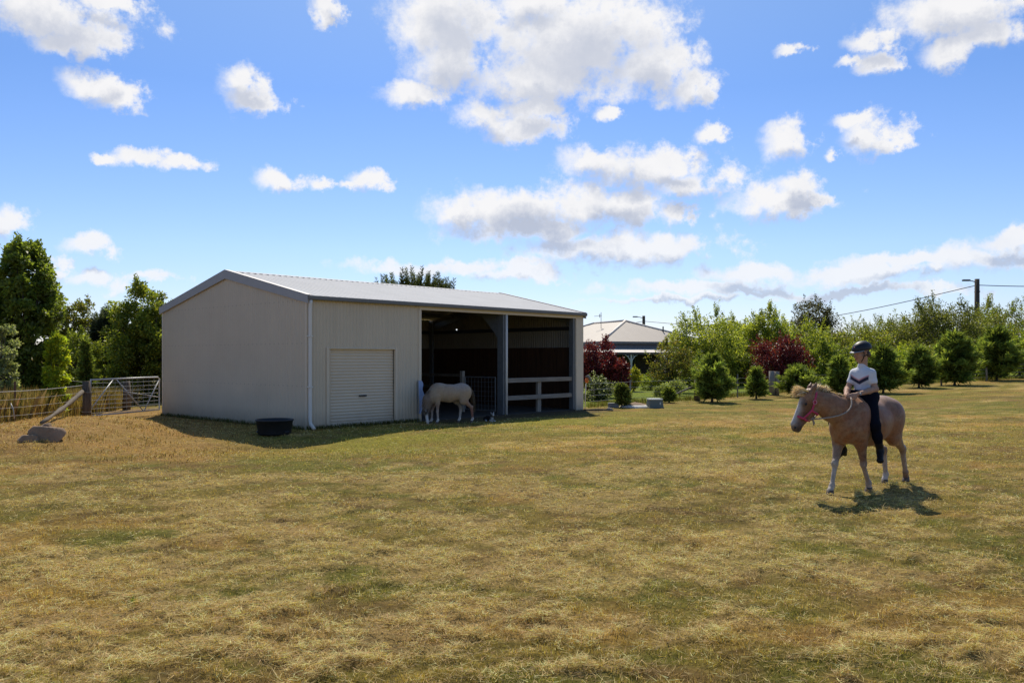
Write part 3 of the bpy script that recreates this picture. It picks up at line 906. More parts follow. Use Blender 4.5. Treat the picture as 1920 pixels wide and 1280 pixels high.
for yy, zz in ((1.2, EAVE + .20), (2.4, EAVE + .46), (5.0, EAVE + .46), (6.2, EAVE + .2)):
    m = MB(); m.box((3.5, yy - .03, zz - .09), (SL - .05, yy + .03, zz)); m.build('purlin', M['galv'], shed)
m = MB(); m.bbox((SL - .075, .25, 2.62), (SL - .02, SD - .1, 2.74), .004); m.build('girt', M['dark'], shed)
m = MB(); m.bbox((3.55, SD - .08, 2.62), (SL - .1, SD - .02, 2.74), .004); m.build('girt', M['dark'], shed)
# dark plywood lining to 2 m
m = MB(); m.bbox((SL - .075, .06, .03), (SL - .022, SD - .06, 2.05), .004); settag(m.build('wall_lining', M['lining'], shed), 'dark brown boarding on the end wall')
m = MB(); m.bbox((3.55, SD - .07, .03), (SL - .08, SD - .02, 2.05), .004); settag(m.build('wall_lining', M['lining'], shed), 'dark brown boarding on the rear wall')

# two-rail timber fence across the right-hand bay
def shed_pt(x, y, z=0):
    return Vector((SHED_A[0] + SU[0] * x + SV[0] * y, SHED_A[1] + SU[1] * x + SV[1] * y, z))


rf = thing('rail_fence', 'weathered two-rail timber fence across the right-hand open bay', 'fence', shed_pt(6.97, .10), rotz)
for zz_ in (.96, .43):
    m = MB(); m.bbox((0.0, -.03, zz_), (3.20, .02, zz_ + .135), .008); m.build('rail', M['wood_rail'], rf)
m = MB(); m.bbox((1.55, .022, 0.0), (1.71, .12, 1.06), .01); m.build('post', M['wood_grey'], rf)
# mesh gate and rail partition inside, between the two open bays
mg = thing('mesh_gate', 'steel mesh gate between the open bays behind the pony', 'gate', shed_pt(6.86, .36), rotz)
m = MB(); z0_, z1_ = .12, 1.12; L_ = 1.30
m.tube([(0, .02, z0_), (0, L_, z0_)], .018, 8).tube([(0, .02, z1_), (0, L_, z1_)], .018, 8).tube([(0, .02, z0_), (0, .02, z1_)], .018, 8).tube([(0, L_, z0_), (0, L_, z1_)], .018, 8)
m.build('gate_frame', M['galv'], mg)
m = MB()
for i in range(1, 9): m.tube([(0, .02 + L_ * i / 9, z0_), (0, .02 + L_ * i / 9, z1_)], .004, 5)
for i in range(1, 7): m.tube([(0, .02, z0_ + (z1_ - z0_) * i / 7), (0, L_, z0_ + (z1_ - z0_) * i / 7)], .004, 5)
m.build('mesh_panel', M['galv'], mg)
pf = thing('partition_fence', 'grey rail fence running back into the dark of the shed', 'fence', shed_pt(6.86, 1.75), rotz)
m = MB(); m.bbox((-.06, -.02, 0.03), (.06, .10, 1.30), .01); settag(m.build('post', M['wood_grey'], pf), 'pale timber gate post')
m = MB(); m.bbox((-.05, 3.0, 0.03), (.05, 3.10, 1.22), .01); m.build('post', M['wood_grey'], pf)
for zz_ in (.35, .75, 1.12):
    m = MB(); m.bbox((-.02, .11, zz_), (.025, 5.45, zz_ + .09), .006); m.build('rail', M['wood_dark'], pf)

# sheet hanging at the edge of the closed bay
hs = thing('hanging_sheet', 'pale blue sheet hanging from a rod at the open bay edge', 'sheet', shed_pt(3.52, -.06), rotz)
m = MB(); m.tube([(-.12, -.015, .0), (-.12, -.015, 1.12)], .010, 8); m.build('rod', M['galv'], hs)
V = []; Fc = []
for i in range(9):
    for j in range(15):
        t = i / 8; q = j / 14
        wdt = .10 + .07 * math.sin(PI * min(1, q * 1.1 + .05)) + .03 * math.sin(q * 17)
        V.append((-.11 + t * wdt, -.022 - .030 * math.sin(t * PI * 2.4 + q * 2) * q - .012, 1.10 - q * .88))
for i in range(8):
    for j in range(14):
        a = i * 15 + j; Fc.append((a, a + 15, a + 16, a + 1))
mesh_obj('cloth', V, np.array(Fc), M['fabric'], hs, smooth=True)

# black rubber tub
tp = ground_at(514, 818); tp.y += .40
tub = thing('feed_tub', 'round black rubber tub on the grass against the shed gable', 'tub', (tp.x * (18.45 / 18.1), tp.y, hz(tp.x, tp.y)))
m = MB(); m.lathe([(0, .01), (.355, .0), (.365, .03), (.405, .30), (.425, .305), (.428, .33), (.41, .34), (.395, .325), (.35, .05), (0, .04)], 40)
m.build('bowl', M['rubber'], tub, smooth=True)
for sg in (.55, 2.6):
    m = MB(); an = -sg
    c = Vector((math.cos(an) * .372, math.sin(an) * .372, .07)); t = Vector((-math.sin(an), math.cos(an), 0)); nn = Vector((math.cos(an), math.sin(an), 0))
    m.tube([c - t * .06, c - t * .05 + nn * .02, c + t * .05 + nn * .02, c + t * .06], .014, 6); m.build('handle', M['rubber'], tub)
# ================================================================== smooth body surfaces (blended limbs -> one skin)
def V3(*a): return np.array(a, np.float64)


def cone(a, b, ra, rb, k=0.03, col=(0.3, 0.2, 0.1), ax=None, s=1.0):
    return dict(t='c', a=np.array(a, float), b=np.array(b, float), ra=ra, rb=rb, k=k, col=np.array(col, float), ax=None if ax is None else np.array(ax, float) / np.linalg.norm(ax), s=s)


def ell(c, r, k=0.03, col=(0.3, 0.2, 0.1), R=None):
    return dict(t='e', c=np.array(c, float), r=np.array(r, float), k=k, col=np.array(col, float), R=np.eye(3) if R is None else R)


def frame(x, z):
    """rotation whose columns are x, y, z directions (x kept, z orthogonalised)"""
    x = np.array(x, float) / np.linalg.norm(x); z = np.array(z, float); z = z - x * z.dot(x); z /= np.linalg.norm(z)
    return np.stack([x, np.cross(z, x), z], 1)


def prim_d(p, P):
    if P['t'] == 'c':
        q = p - P['a']; ab = P['b'] - P['a']
        if P['ax'] is not None:
            w = q @ P['ax']; wb = ab @ P['ax']
            q = q + (P['s'] - 1) * w[..., None] * P['ax']; ab = ab + (P['s'] - 1) * wb * P['ax']
        L2 = ab @ ab + 1e-12
        t = np.clip((q @ ab) / L2, 0, 1)
        return np.linalg.norm(q - t[..., None] * ab, axis=-1) - (P['ra'] + (P['rb'] - P['ra']) * t)
    q = (p - P['c']) @ P['R']
    k0 = np.linalg.norm(q / P['r'], axis=-1); k1 = np.linalg.norm(q / (P['r'] ** 2), axis=-1) + 1e-9
    return np.where(k0 < 1e-6, -P['r'].min(), k0 * (k0 - 1) / k1)


def prim_box(P):
    if P['t'] == 'c':
        m = max(P['ra'], P['rb']); return np.minimum(P['a'], P['b']) - m, np.maximum(P['a'], P['b']) + m
    m = P['r'].max(); return P['c'] - m, P['c'] + m


def smin(a, b, k):
    h = np.maximum(k - np.abs(a - b), 0) / k
    return np.minimum(a, b) - h * h * k * 0.25


def skin(prims, h=0.012, cut=None, relax=1):
    """returns verts, quads, colours; cut(points, d) may trim the field"""
    lo = np.min([prim_box(p)[0] for p in prims], 0) - 4 * h; hi = np.max([prim_box(p)[1] for p in prims], 0) + 4 * h
    n = np.ceil((hi - lo) / h).astype(int) + 1
    f = np.full(n, 1.0, np.float32)
    gx_ = [lo[a] + h * np.arange(n[a]) for a in range(3)]
    for P in prims:
        b0, b1 = prim_box(P); mg = P['k'] + 3 * h
        i0 = np.clip(np.floor((b0 - mg - lo) / h).astype(int), 0, n - 1); i1 = np.clip(np.ceil((b1 + mg - lo) / h).astype(int) + 1, 1, n)
        sl = tuple(slice(i0[a], i1[a]) for a in range(3))
        p = np.stack(np.meshgrid(*[gx_[a][i0[a]:i1[a]] for a in range(3)], indexing='ij'), -1)
        d = prim_d(p, P).astype(np.float32)
        f[sl] = smin(f[sl], d, P['k'])
    if cut is not None:
        p = np.stack(np.meshgrid(*gx_, indexing='ij'), -1)
        f = cut(p, f).astype(np.float32)
    ins = f < 0
    nx, ny, nz = n
    cnt = np.zeros((nx - 1, ny - 1, nz - 1), np.int8)
    for dx in (0, 1):
        for dy in (0, 1):
            for dz in (0, 1):
                cnt += ins[dx:nx - 1 + dx, dy:ny - 1 + dy, dz:nz - 1 + dz]
    act = (cnt > 0) & (cnt < 8)
    idx = np.full(act.shape, -1, np.int64); I = np.argwhere(act); idx[act] = np.arange(len(I))
    acc = np.zeros((len(I), 3)); wt = np.zeros(len(I))
    cor = [(a, b, c) for a in (0, 1) for b in (0, 1) for c in (0, 1)]
    for c0 in cor:
        for ax in range(3):
            if c0[ax]: continue
            c1 = list(c0); c1[ax] = 1
            f0 = f[I[:, 0] + c0[0], I[:, 1] + c0[1], I[:, 2] + c0[2]]; f1 = f[I[:, 0] + c1[0], I[:, 1] + c1[1], I[:, 2] + c1[2]]
            m = (f0 < 0) != (f1 < 0)
            t = np.where(m, f0 / np.where(m, f0 - f1, 1), 0)
            pt = np.array(c0, float)[None] + np.zeros((len(I), 3)); pt[:, ax] += t
            acc[m] += pt[m]; wt[m] += 1
    v = lo + h * (I + acc / wt[:, None])
    quads = []
    for ax in range(3):
        b, c = [(1, 2), (2, 0), (0, 1)][ax]
        s0 = [slice(None)] * 3; s1 = [slice(None)] * 3; s0[ax] = slice(0, -1); s1[ax] = slice(1, None)
        A = ins[tuple(s0)]; B = ins[tuple(s1)]
        E = np.argwhere(A != B)
        E = E[(E[:, b] > 0) & (E[:, c] > 0) & (E[:, b] < n[b] - 1) & (E[:, c] < n[c] - 1)]
        def cell(db, dc):
            q = E.copy(); q[:, b] += db; q[:, c] += dc
            return idx[q[:, 0], q[:, 1], q[:, 2]]
        q = np.stack([cell(-1, -1), cell(0, -1), cell(0, 0), cell(-1, 0)], 1)
        flip = ~A[E[:, 0], E[:, 1], E[:, 2]]
        q[flip] = q[flip][:, ::-1]
        quads.append(q)
    q = np.concatenate(quads)
    q = q[(q >= 0).all(1)]
    for _ in range(relax):                       # light smoothing
        s = np.zeros_like(v); w = np.zeros(len(v))
        for i in range(4):
            np.add.at(s, q[:, i], v[q[:, (i + 1) % 4]]); np.add.at(w, q[:, i], 1)
            np.add.at(s, q[:, i], v[q[:, (i - 1) % 4]]); np.add.at(w, q[:, i], 1)
        v = v * 0.5 + 0.5 * s / np.maximum(w, 1)[:, None]
    D = np.stack([prim_d(v, P) for P in prims], 1)
    wgt = np.exp(-(D - D.min(1, keepdims=True)) / 0.012)
    col = (wgt @ np.stack([P['col'] for P in prims])) / wgt.sum(1, keepdims=True)
    return v, q, col


def skin_obj(name, prims, mat, parent, h=0.012, cut=None, recol=None, relax=1):
    v, q, c = skin(prims, h, cut, relax)
    if recol is not None: c = recol(v, c)
    return mesh_obj(name, v, q, mat, parent, colors=c, smooth=True)


def strands(name, roots, dirs, L, mat, parent, palette, w=0.006, droop=0.5, n=6, curl=0.15, lean=None):
    """hair: tapered ribbons crossing in pairs, from roots along dirs and bending down"""
    V = []; Fc = []; C = []
    for r, d, l in zip(roots, dirs, L):
        r = np.array(r, float); d = np.array(d, float); d /= np.linalg.norm(d)
        col = np.array(palette[RNG.integers(0, len(palette))]) * RNG.uniform(.7, 1.25)
        sd = np.cross(d, RNG.normal(0, 1, 3)); sd /= np.linalg.norm(sd); b = len(V); p = r.copy(); cu = RNG.normal(0, curl, 3)
        for i in range(n):
            t = i / (n - 1); ww = w * (1 - 0.85 * t)
            V += [p - sd * ww, p + sd * ww]; C += [col * (.8 + .35 * t)] * 2
            d = d + (cu + np.array([0, 0, -droop]) + (0 if lean is None else np.array(lean))) / n; d /= np.linalg.norm(d)
            p = p + d * l / (n - 1)
        for i in range(n - 1): Fc.append((b + 2 * i, b + 2 * i + 1, b + 2 * i + 3, b + 2 * i + 2))
    return mesh_obj(name, np.array(V), np.array(Fc), mat, parent, colors=np.array(C), smooth=True)


def unit(v):
    v = np.array(v, float); return v / np.linalg.norm(v)


# ------------------------------------------------------------------ ponies
def build_pony(root, J, P, mat, hoofs, h=0.012):
    """J joints, P palette; everything in the pony's own frame (x ahead, y to its left)"""
    b, lt, dk, wh = P['body'], P['light'], P['dark'], P['white']
    Y = (0, 1, 0); pr = []; g = J.get('girth', 1.0); dz = .28 * (1 - g)
    pr += [cone((.36, 0, .885 + dz), (-.02, 0, .855 + dz), .275 * g, .285 * g, .05, b, Y, 1.22), cone((-.02, 0, .855 + dz), (-.42, 0, .90 + dz), .285 * g, .245 * g, .05, b, Y, 1.12),
           ell((.29, 0, 1.085), (.22, .075, .115), .08, P['top'], frame((1, 0, -.12), (0, 0, 1))),
           ell((-.05, 0, 1.05), (.35, .15, .11), .06, P['top']),
           ell((-.43, 0, 1.02), (.27, .20, .185), .06, P['top'], frame((1, 0, .12), (0, 0, 1))),
           ell((.52, 0, .83), (.125, .175, .20), .06, b), ell((.48, .09, .78), (.09, .09, .14), .05, b), ell((.48, -.09, .78), (.09, .09, .14), .05, b)]
    for sg in (1, -1):
        pr += [ell((.40, .125 * sg, .92), (.15, .10, .25), .07, b, frame((1, 0, .5), (-.4, 0, 1))),
               ell((-.48, .115 * sg, .90), (.20, .125, .235), .07, b, frame((1, 0, .3), (0, 0, 1))),
               ell((-.60, .09 * sg, .90), (.085, .095, .17), .06, b)]
    # legs
    for key, sg in (('fl', 1), ('fr', -1)):
        E, K, Ft, H = [np.array(p, float) for p in J[key]]; c1, c2, c3 = P['leg_' + key]
        pr += [cone((.42, .12 * sg, .80), E, .118, .076, .06, b), cone(E, K + (E - K) * .12, .070, .040, .035, c1), ell(K + (.004, 0, 0), (.046, .046, .060), .016, c2),
               cone(K + (.006, 0, -.03), Ft + (.004, 0, 0), .029, .026, .012, c2), cone(K + (-.018, 0, -.04), Ft + (-.014, 0, .01), .021, .020, .010, c2), ell(Ft + (-.004, 0, 0), (.042, .038, .042), .014, c3), cone(Ft, H + (0, 0, .05), .031, .041, .014, c3)]
    for key, sg in (('hl', 1), ('hr', -1)):
        Hp, S, K, Ft, H = [np.array(p, float) for p in J[key]]; c1, c2, c3 = P['leg_' + key]
        d = unit(K - S)
        pr += [cone(Hp, S, .18, .115, .08, b, Y, 1.35), cone(S + (-.03, 0, .02), K + (S - K) * .12, .095, .044, .05, c1, Y, 1.15), ell(K, (.055, .046, .062), .03, c1),
               ell(K + (-.028, 0, .03), (.028, .026, .04), .02, c1),
               cone(K + (.010, 0, -.02), Ft + (.005, 0, 0), .034, .028, .014, c2), cone(K + (-.024, 0, -.02), Ft + (-.014, 0, .01), .026, .021, .010, c2), ell(Ft + (-.004, 0, 0), (.043, .039, .043), .014, c3), cone(Ft, H + (0, 0, .05), .032, .042, .014, c3)]
    # neck and head
    poll = np.array(J['poll'], float); muz = np.array(J['muzzle'], float); e = unit(muz - poll); HL = np.linalg.norm(muz - poll) * J.get('headk', 1.0)
    nf = unit(np.array(J['face']) - e * np.dot(J['face'], e)); sl = np.cross(nf, e)      # sl: across the head
    mid = np.array(J['neck_mid'], float)
    sidev = unit(np.cross(unit(poll - np.array((.40, 0, 1.0))), np.cross(Y, unit(poll - np.array((.4, 0, 1.0))))))
    sidev = unit(np.cross(unit(mid - np.array((.36, 0, .95))), (J.get('crest', (-.3, 0, 1)))))
    pr += [cone((.36, 0, .95), mid, .245, .165, .09, P['neck'], sidev, 1.65), cone(mid, poll - nf * .02 + e * .045, .168, .112, .06, P['neck'], sidev, 1.55)]
    u = HL / .50; g_ = J.get('girth', 1.0)
    hd = P['head']
    pr += [ell(poll + e * .085 * u - nf * .015, (.120 * u, .072 * u, .088 * u), .05, hd, frame(e, nf)),                 # cranium
           cone(poll + e * .14 * u - nf * .010, muz - e * .09 * u - nf * .002, .077 * u, .052 * u, .05, hd, sl, 1.12),       # face
           ell(poll + e * .19 * u - nf * .105 * u, (.098 * u, .054 * u, .075 * u), .05, hd, frame(e, nf)),               # cheek / jowl
           cone(poll + e * .20 * u - nf * .135 * u, muz - e * .10 * u - nf * .062 * u, .045 * u, .032 * u, .05, hd, sl, 1.0),
           ell(muz - e * .055 * u - nf * .018 * u, (.075 * u, .056 * u, .062 * u), .04, P['muzzle'], frame(e, nf)),
           ell(muz - e * .035 * u - nf * .066 * u, (.045 * u, .036 * u, .026 * u), .02, P['muzzle'], frame(e, nf)),
           ell(poll + e * .16 * u + nf * .040 * u + sl * .054 * u, (.042, .022, .024), .02, P['dark'], frame(e, nf)), ell(poll + e * .16 * u + nf * .040 * u - sl * .054 * u, (.042, .022, .024), .02, P['dark'], frame(e, nf)),
           cone(poll + e * .10 * u + nf * .064 * u, muz - e * .07 * u + nf * .040 * u, .024, .022, .03, P['blaze'], sl, .72)]
    for sg in (1, -1):                                                                                              # ears
        b0 = poll - e * .005 + sl * .052 * sg - nf * .0
        ed = unit(-e * 1.0 + nf * J.get('earf', .35) + sl * .22 * sg)
        pr += [cone(b0, b0 + ed * .075, .032, .030, .02, hd), cone(b0 + ed * .075, b0 + ed * .145, .030, .006, .015, hd)]
    body = skin_obj('body', pr, mat, root, h, recol=P.get('recol'))
    # eyes, nostrils
    for sg in (1, -1):
        m = MB(); c = poll + e * .165 * u + nf * .018 * u + sl * .068 * sg * u
        m.lathe([(0.001, -.020), (.012, -.016), (.019, -.006), (.019, .006), (.012, .016), (0.001, .020)], 12)
        o = m.build('eye', M['rubber'], root, smooth=True); o.location = c
        m = MB(); R = frame(e, nf)
        for i in range(10):
            pass
        vs = []; fs = []
        for a_ in range(6):
            for b_ in range(8):
                th = PI * a_ / 5; ph = 2 * PI * b_ / 8
                q = np.array((math.cos(th) * .020, math.sin(th) * math.cos(ph) * .007, math.sin(th) * math.sin(ph) * .014))
                vs.append(R @ q)
        for a_ in range(5):
            for b_ in range(8): fs.append((a_ * 8 + b_, a_ * 8 + (b_ + 1) % 8, (a_ + 1) * 8 + (b_ + 1) % 8, (a_ + 1) * 8 + b_))
        m.add(vs, fs); o = m.build('nostril', M['rubber'], root, smooth=True); o.location = muz - e * .030 * u + nf * .008 * u + sl * .050 * sg * u
    # hooves
    for key in ('fl', 'fr', 'hl', 'hr'):
        Ft, H = np.array(J[key][-2], float), np.array(J[key][-1], float)
        ax = unit(J.get('hoofdir_' + key, (0, 0, 1)))
        Rm = frame((1, 0, 0) if abs(ax[0]) < .9 else (0, 0, -1), ax)
        m = MB(); vs = []; fs = []
        for (rr, zz, sh) in ((.0, .0, .012), (.056, .0, .012), (.054, .012, .008), (.045, .062, -.006), (.030, .068, -.006)):
            for k in range(14):
                an = 2 * PI * k / 14; xx = rr * math.cos(an) * (1.05 if math.cos(an) > 0 else .82) + sh
                vs.append(Rm @ np.array((xx, rr * math.sin(an) * .92, zz)))
        for a_ in range(4):
            for k in range(14): fs.append((a_ * 14 + k, a_ * 14 + (k + 1) % 14, (a_ + 1) * 14 + (k + 1) % 14, (a_ + 1) * 14 + k))
        m.add(vs, fs); o = m.build('hoof', hoofs, root, smooth=True); o.location = H
    return dict(e=e, nf=nf, sl=sl, poll=poll, muz=muz, u=u, mid=mid, body=body)


M['hide_roan'] = attr_mat('roan_hide', 0.5, 0.0, 0.3, noise=0.28, nscale=26.0, spots=((0.40, 0.24, 0.15), 70.0, 0.26), sheen=0.1)
M['hide_pale'] = attr_mat('pale_roan_hide', 0.6, 0.0, 0.25, noise=0.14, nscale=18.0, spots=((0.48, 0.37, 0.31), 55.0, 0.22), sheen=0.1)
M['hoof'] = simple('hoof_horn', (0.10, 0.07, 0.05), 0.6, var=0.3, scale=20)

# --- chestnut roan pony walking under its rider
HEAD_A = math.radians(180 + 40)
PO = (4.575, 10.94)
BODY1 = (0.245, 0.096, 0.036)
WHITE1 = (0.46, 0.41, 0.37)
GREY1 = (0.235, 0.165, 0.135)


def recol1(v, c):
    x, y, z = v[:, 0], v[:, 1], v[:, 2]
    c = c.copy()
    def mix(col, f):
        nonlocal c
        c = c * (1 - f[:, None]) + np.array(col) * f[:, None]
    n = fbm(x * 6 + 3, z * 6 + y * 3, 4, 4)
    rump = np.exp(-(((x + .46) / .22) ** 2 + ((z - 1.0) / .16) ** 2))
    mix((0.13, 0.085, 0.075), .6 * rump * sstep(.35, .6, n))                    # dark grey patch on the rump
    mix((0.30, 0.135, 0.065), .65 * np.exp(-(((x + .22) / .10) ** 2 + ((z - .92) / .12) ** 2)))   # warm chestnut flank
    mix((0.40, 0.29, 0.23), .5 * sstep(1.10, 1.20, z) * (x < .2))               # pale back
    mix((0.30, 0.19, 0.11), .40 * sstep(.52, .66, fbm(x * 11 + 8, z * 11 - y * 9, 9, 3)) * (z > .5))
    return c


pony1 = thing('pony', 'chestnut roan pony with flaxen mane walking under the rider', 'pony', (PO[0], PO[1], hz(*PO)), HEAD_A)
J1 = dict(fl=[(.39, .135, .63), (.30, .125, .37), (.15, .11, .115), (.13, .105, 0.0)],
          fr=[(.44, -.135, .63), (.58, -.105, .37), (.69, -.085, .11), (.74, -.08, 0.0)],
          hl=[(-.46, .115, .92), (-.42, .155, .66), (-.76, .12, .475), (-.865, .105, .165), (-.895, .10, .035)],
          hr=[(-.46, -.115, .92), (-.38, -.15, .655), (-.70, -.11, .445), (-.735, -.10, .125), (-.70, -.10, 0.0)],
          hoofdir_hl=(-.75, 0, .66), neck_mid=(.72, -.09, 1.085), poll=(.975, -.215, 1.265), muzzle=(1.155, -.335, .815), face=(.80, -.62, .25), earf=.1, headk=.93)
P1 = dict(body=BODY1, light=WHITE1, dark=(0.055, 0.030, 0.022), white=WHITE1, top=(0.31, 0.15, 0.075), neck=(0.245, 0.108, 0.046), head=(0.155, 0.068, 0.032), muzzle=(0.040, 0.032, 0.032), blaze=(0.66, 0.60, 0.54),
          leg_fl=((0.20, 0.10, 0.06), (0.34, 0.25, 0.20), (0.40, 0.31, 0.26)), leg_fr=((0.25, 0.165, 0.11), (0.42, 0.35, 0.28), (0.44, 0.37, 0.30)),
          leg_hl=((0.20, 0.115, 0.075), (0.30, 0.23, 0.19), (0.17, 0.09, 0.06)), leg_hr=((0.22, 0.14, 0.10), (0.36, 0.29, 0.25), (0.52, 0.45, 0.40)), recol=recol1)
I1 = build_pony(pony1, J1, P1, M['hide_roan'], M['hoof'], 0.011)
FLAX = [(0.72, 0.53, 0.29), (0.78, 0.63, 0.40), (0.58, 0.36, 0.16), (0.78, 0.65, 0.44)]
e, nf, sl, poll, muz, u_ = I1['e'], I1['nf'], I1['sl'], I1['poll'], I1['muz'], I1['u']


def bez(a, b, c, t): return a * (1 - t) ** 2 + 2 * b * t * (1 - t) + c * t * t


crA = poll + np.array((-.03, .01, .055)); crB = np.array((.70, -.08, 1.285)); crC = np.array((.33, -.01, 1.185))
roots = []; dirs = []; LL = []
for i in range(1100):                                    # crest mane: short, blown up and over
    t = RNG.random() ** 1.2
    p = bez(crA, crB, crC, t) + RNG.normal(0, .010, 3) + np.array((0, 0, -.012))
    roots.append(p); up = np.array((-.30 - .25 * RNG.random(), RNG.normal(-.16, .16), .42)) if t < .38 else np.array((-.6, RNG.normal(0, .22) - .15, .16))
    dirs.append(up); LL.append(RNG.uniform(.07, .13) * (1.10 if t < .35 else .70))
strands('mane', roots, dirs, LL, M['hair'], pony1, FLAX, .0062, .75, 7, .12)
roots = []; dirs = []; LL = []
for i in range(560):                                    # forelock blown forward
    p = poll + e * RNG.uniform(-.015, .075) + nf * .062 + sl * RNG.normal(0, .03)
    roots.append(p); dirs.append(nf * .9 - e * RNG.uniform(-.25, .40) + sl * RNG.normal(0, .20)); LL.append(RNG.uniform(.09, .17))
strands('forelock', roots, dirs, LL, M['hair'], pony1, FLAX, .0062, .75, 7, .12)
roots = []; dirs = []; LL = []
for i in range(420):
    roots.append(np.array((-.655, 0, 1.03)) + RNG.normal(0, .022, 3)); dirs.append((-.55 + RNG.normal(0, .10), -.12 + RNG.normal(0, .10), .10)); LL.append(RNG.uniform(.40, .62))
strands('tail', roots, dirs, LL, M['hair'], pony1, [(0.42, 0.28, 0.15), (0.50, 0.36, 0.2), (0.3, 0.19, 0.1)], .007, 5.5, 9, .12)

# --- halter (worn by the pony) and its rope rein
M['pink'] = simple('pink_webbing', (0.50, 0.045, 0.11), 0.65, var=0.15, scale=30)
M['ring'] = simple('pink_ring', (0.62, 0.22, 0.26), 0.4, metal=0.3)
M['rope'] = wood_mat('rope', (0.26, 0.20, 0.16), (0.46, 0.39, 0.33), 3.0, 0)
halter = thing('halter', 'pink webbing halter on the head of the walking pony', 'halter', (PO[0], PO[1], hz(*PO)), HEAD_A)


def band(path, w, nrm, mat, name, thick=.004):
    """flat strap along path; nrm(i) = outward normal"""
    V = []; Fc = []; n = len(path)
    for i, p in enumerate(path):
        p = np.array(p, float); t = unit(np.array(path[min(i + 1, n - 1)]) - np.array(path[max(i - 1, 0)])); nn = np.array(nrm(i), float); nn = unit(nn - t * nn.dot(t)); s = np.cross(t, nn)
        V += [p - s * w / 2, p + s * w / 2, p + s * w / 2 + nn * thick, p - s * w / 2 + nn * thick]
    for i in range(n - 1):
        a = i * 4
        for k in range(4): Fc.append((a + k, a + (k + 1) % 4, a + 4 + (k + 1) % 4, a + 4 + k))
    return mesh_obj(name, np.array(V), np.array(Fc), mat, halter, smooth=False)


def head_ring(t, rx, rn, cn, n=28, a0=0, a1=2 * PI):
    """loop around the head at distance t from the poll: half width rx, half height rn, centre offset cn along the face normal"""
    c = poll + e * t * u_ + nf * cn
    return [c + sl * math.cos(a0 + (a1 - a0) * i / (n - 1)) * rx + nf * math.sin(a0 + (a1 - a0) * i / (n - 1)) * rn for i in range(n)], c


pth, c_ = head_ring(.355, .068, .080, -.028)
band(pth, .026, lambda i: np.array(pth[i]) - c_, M['pink'], 'noseband')
for sg in (1, -1):
    A_ = poll + e * .355 * u_ + sl * .068 * sg - nf * .03; B_ = poll + e * .205 * u_ + sl * .075 * sg - nf * .085; Cc = poll - e * .01 + sl * .070 * sg - nf * .05
    band([A_, A_ * .5 + B_ * .5 + sl * .006 * sg, B_], .024, lambda i: sl * sg, M['pink'], 'cheek_strap')
    D_ = poll - e * .02 + sl * .02 * sg + nf * .0 - nf * .035
    band([B_, B_ * .5 + Cc * .5 + sl * .012 * sg, Cc, poll - e * .045 - nf * .055 + sl * .03 * sg, poll - e * .052 - nf * .055], .024, lambda i: (sl * sg if i < 3 else -e), M['pink'], 'crown_strap')
    q = B_ * .5 + Cc * .5 + sl * .020 * sg
    m = MB(); m.tube([q + (e * math.cos(a) + nf * math.sin(a)) * .024 for a in np.linspace(0, 2 * PI, 15)], .006, 6, False); m.build('ring', M['ring'], halter, smooth=True)
pth2, c2_ = head_ring(.215, .074, .120, -.08, 20, PI, 2 * PI)
band(pth2, .022, lambda i: np.array(pth2[i]) - c2_, M['pink'], 'throat_strap')
chin = poll + e * .335 * u_ - nf * .115
band([poll + e * .355 * u_ - nf * .108, chin - nf * .02 + e * .01, chin - nf * .035 - e * .03], .018, lambda i: sl, M['pink'], 'chin_strap')
knot = poll + e * .33 * u_ - nf * .165 - e * .03
HANDS = np.array((.475, .03, 1.225))
rope = thing('rope_rein', 'rope rein knotted under the halter and held in the rider hands', 'rope', (PO[0], PO[1], hz(*PO)), HEAD_A)
m = MB()
for k in range(5):
    q = RNG.normal(0, .012, 3)
    m.tube([knot + q + (sl * math.cos(a) + unit(e + nf * .3 * k) * math.sin(a)) * .022 for a in np.linspace(0, 5.6, 12)], .011, 6)
m.tube([knot, knot + np.array((-.01, .01, -.05)), knot + np.array((-.02, .0, -.075))], [.012, .014, .009], 6)
m.build('knot', M['rope'], rope, smooth=True)
for sg, off in ((1, .25), (-1, -.24)):
    m = MB(); a = knot; b_ = np.array((.74, -.07 + off * .9, 1.0)); c = np.array((.60, off * .75 - .03, 1.09)); d_ = HANDS + np.array((.02, .03 * sg, -.02))
    pts = []
    for i in range(17):
        t = i / 16; pts.append(a * (1 - t) ** 3 + 3 * b_ * t * (1 - t) ** 2 + 3 * c * t * t * (1 - t) + d_ * t ** 3 + np.array((0, 0, -.02 * math.sin(PI * t))))
    m.tube(pts, .0095, 7); m.build('rein', M['rope'], rope, smooth=True)

# --- pale roan pony grazing in the shade of the shed
p2 = ground_at(841, 793.0)
S2 = 0.865
pony2 = thing('pony', 'pale roan pony with white socks grazing in front of the open bay', 'pony', (p2.x, p2.y, hz(p2.x, p2.y)), math.radians(180 + 25))
pony2.scale = (S2, S2, S2)


def recol2(v, c):
    x, y, z = v[:, 0], v[:, 1], v[:, 2]; c = c.copy()
    n = fbm(x * 4, z * 4 + y * 2, 14, 4)
    f = sstep(.45, .7, n) * (z > .6) * (x < .45)
    c = c * (1 - .45 * f[:, None]) + np.array((0.34, 0.225, 0.14)) * .45 * f[:, None]
    g = np.exp(-(((x + .35) / .25) ** 2 + ((z - 1.08) / .14) ** 2))
    return c * (1 - .35 * g[:, None]) + np.array((.33, .31, .31)) * .35 * g[:, None]


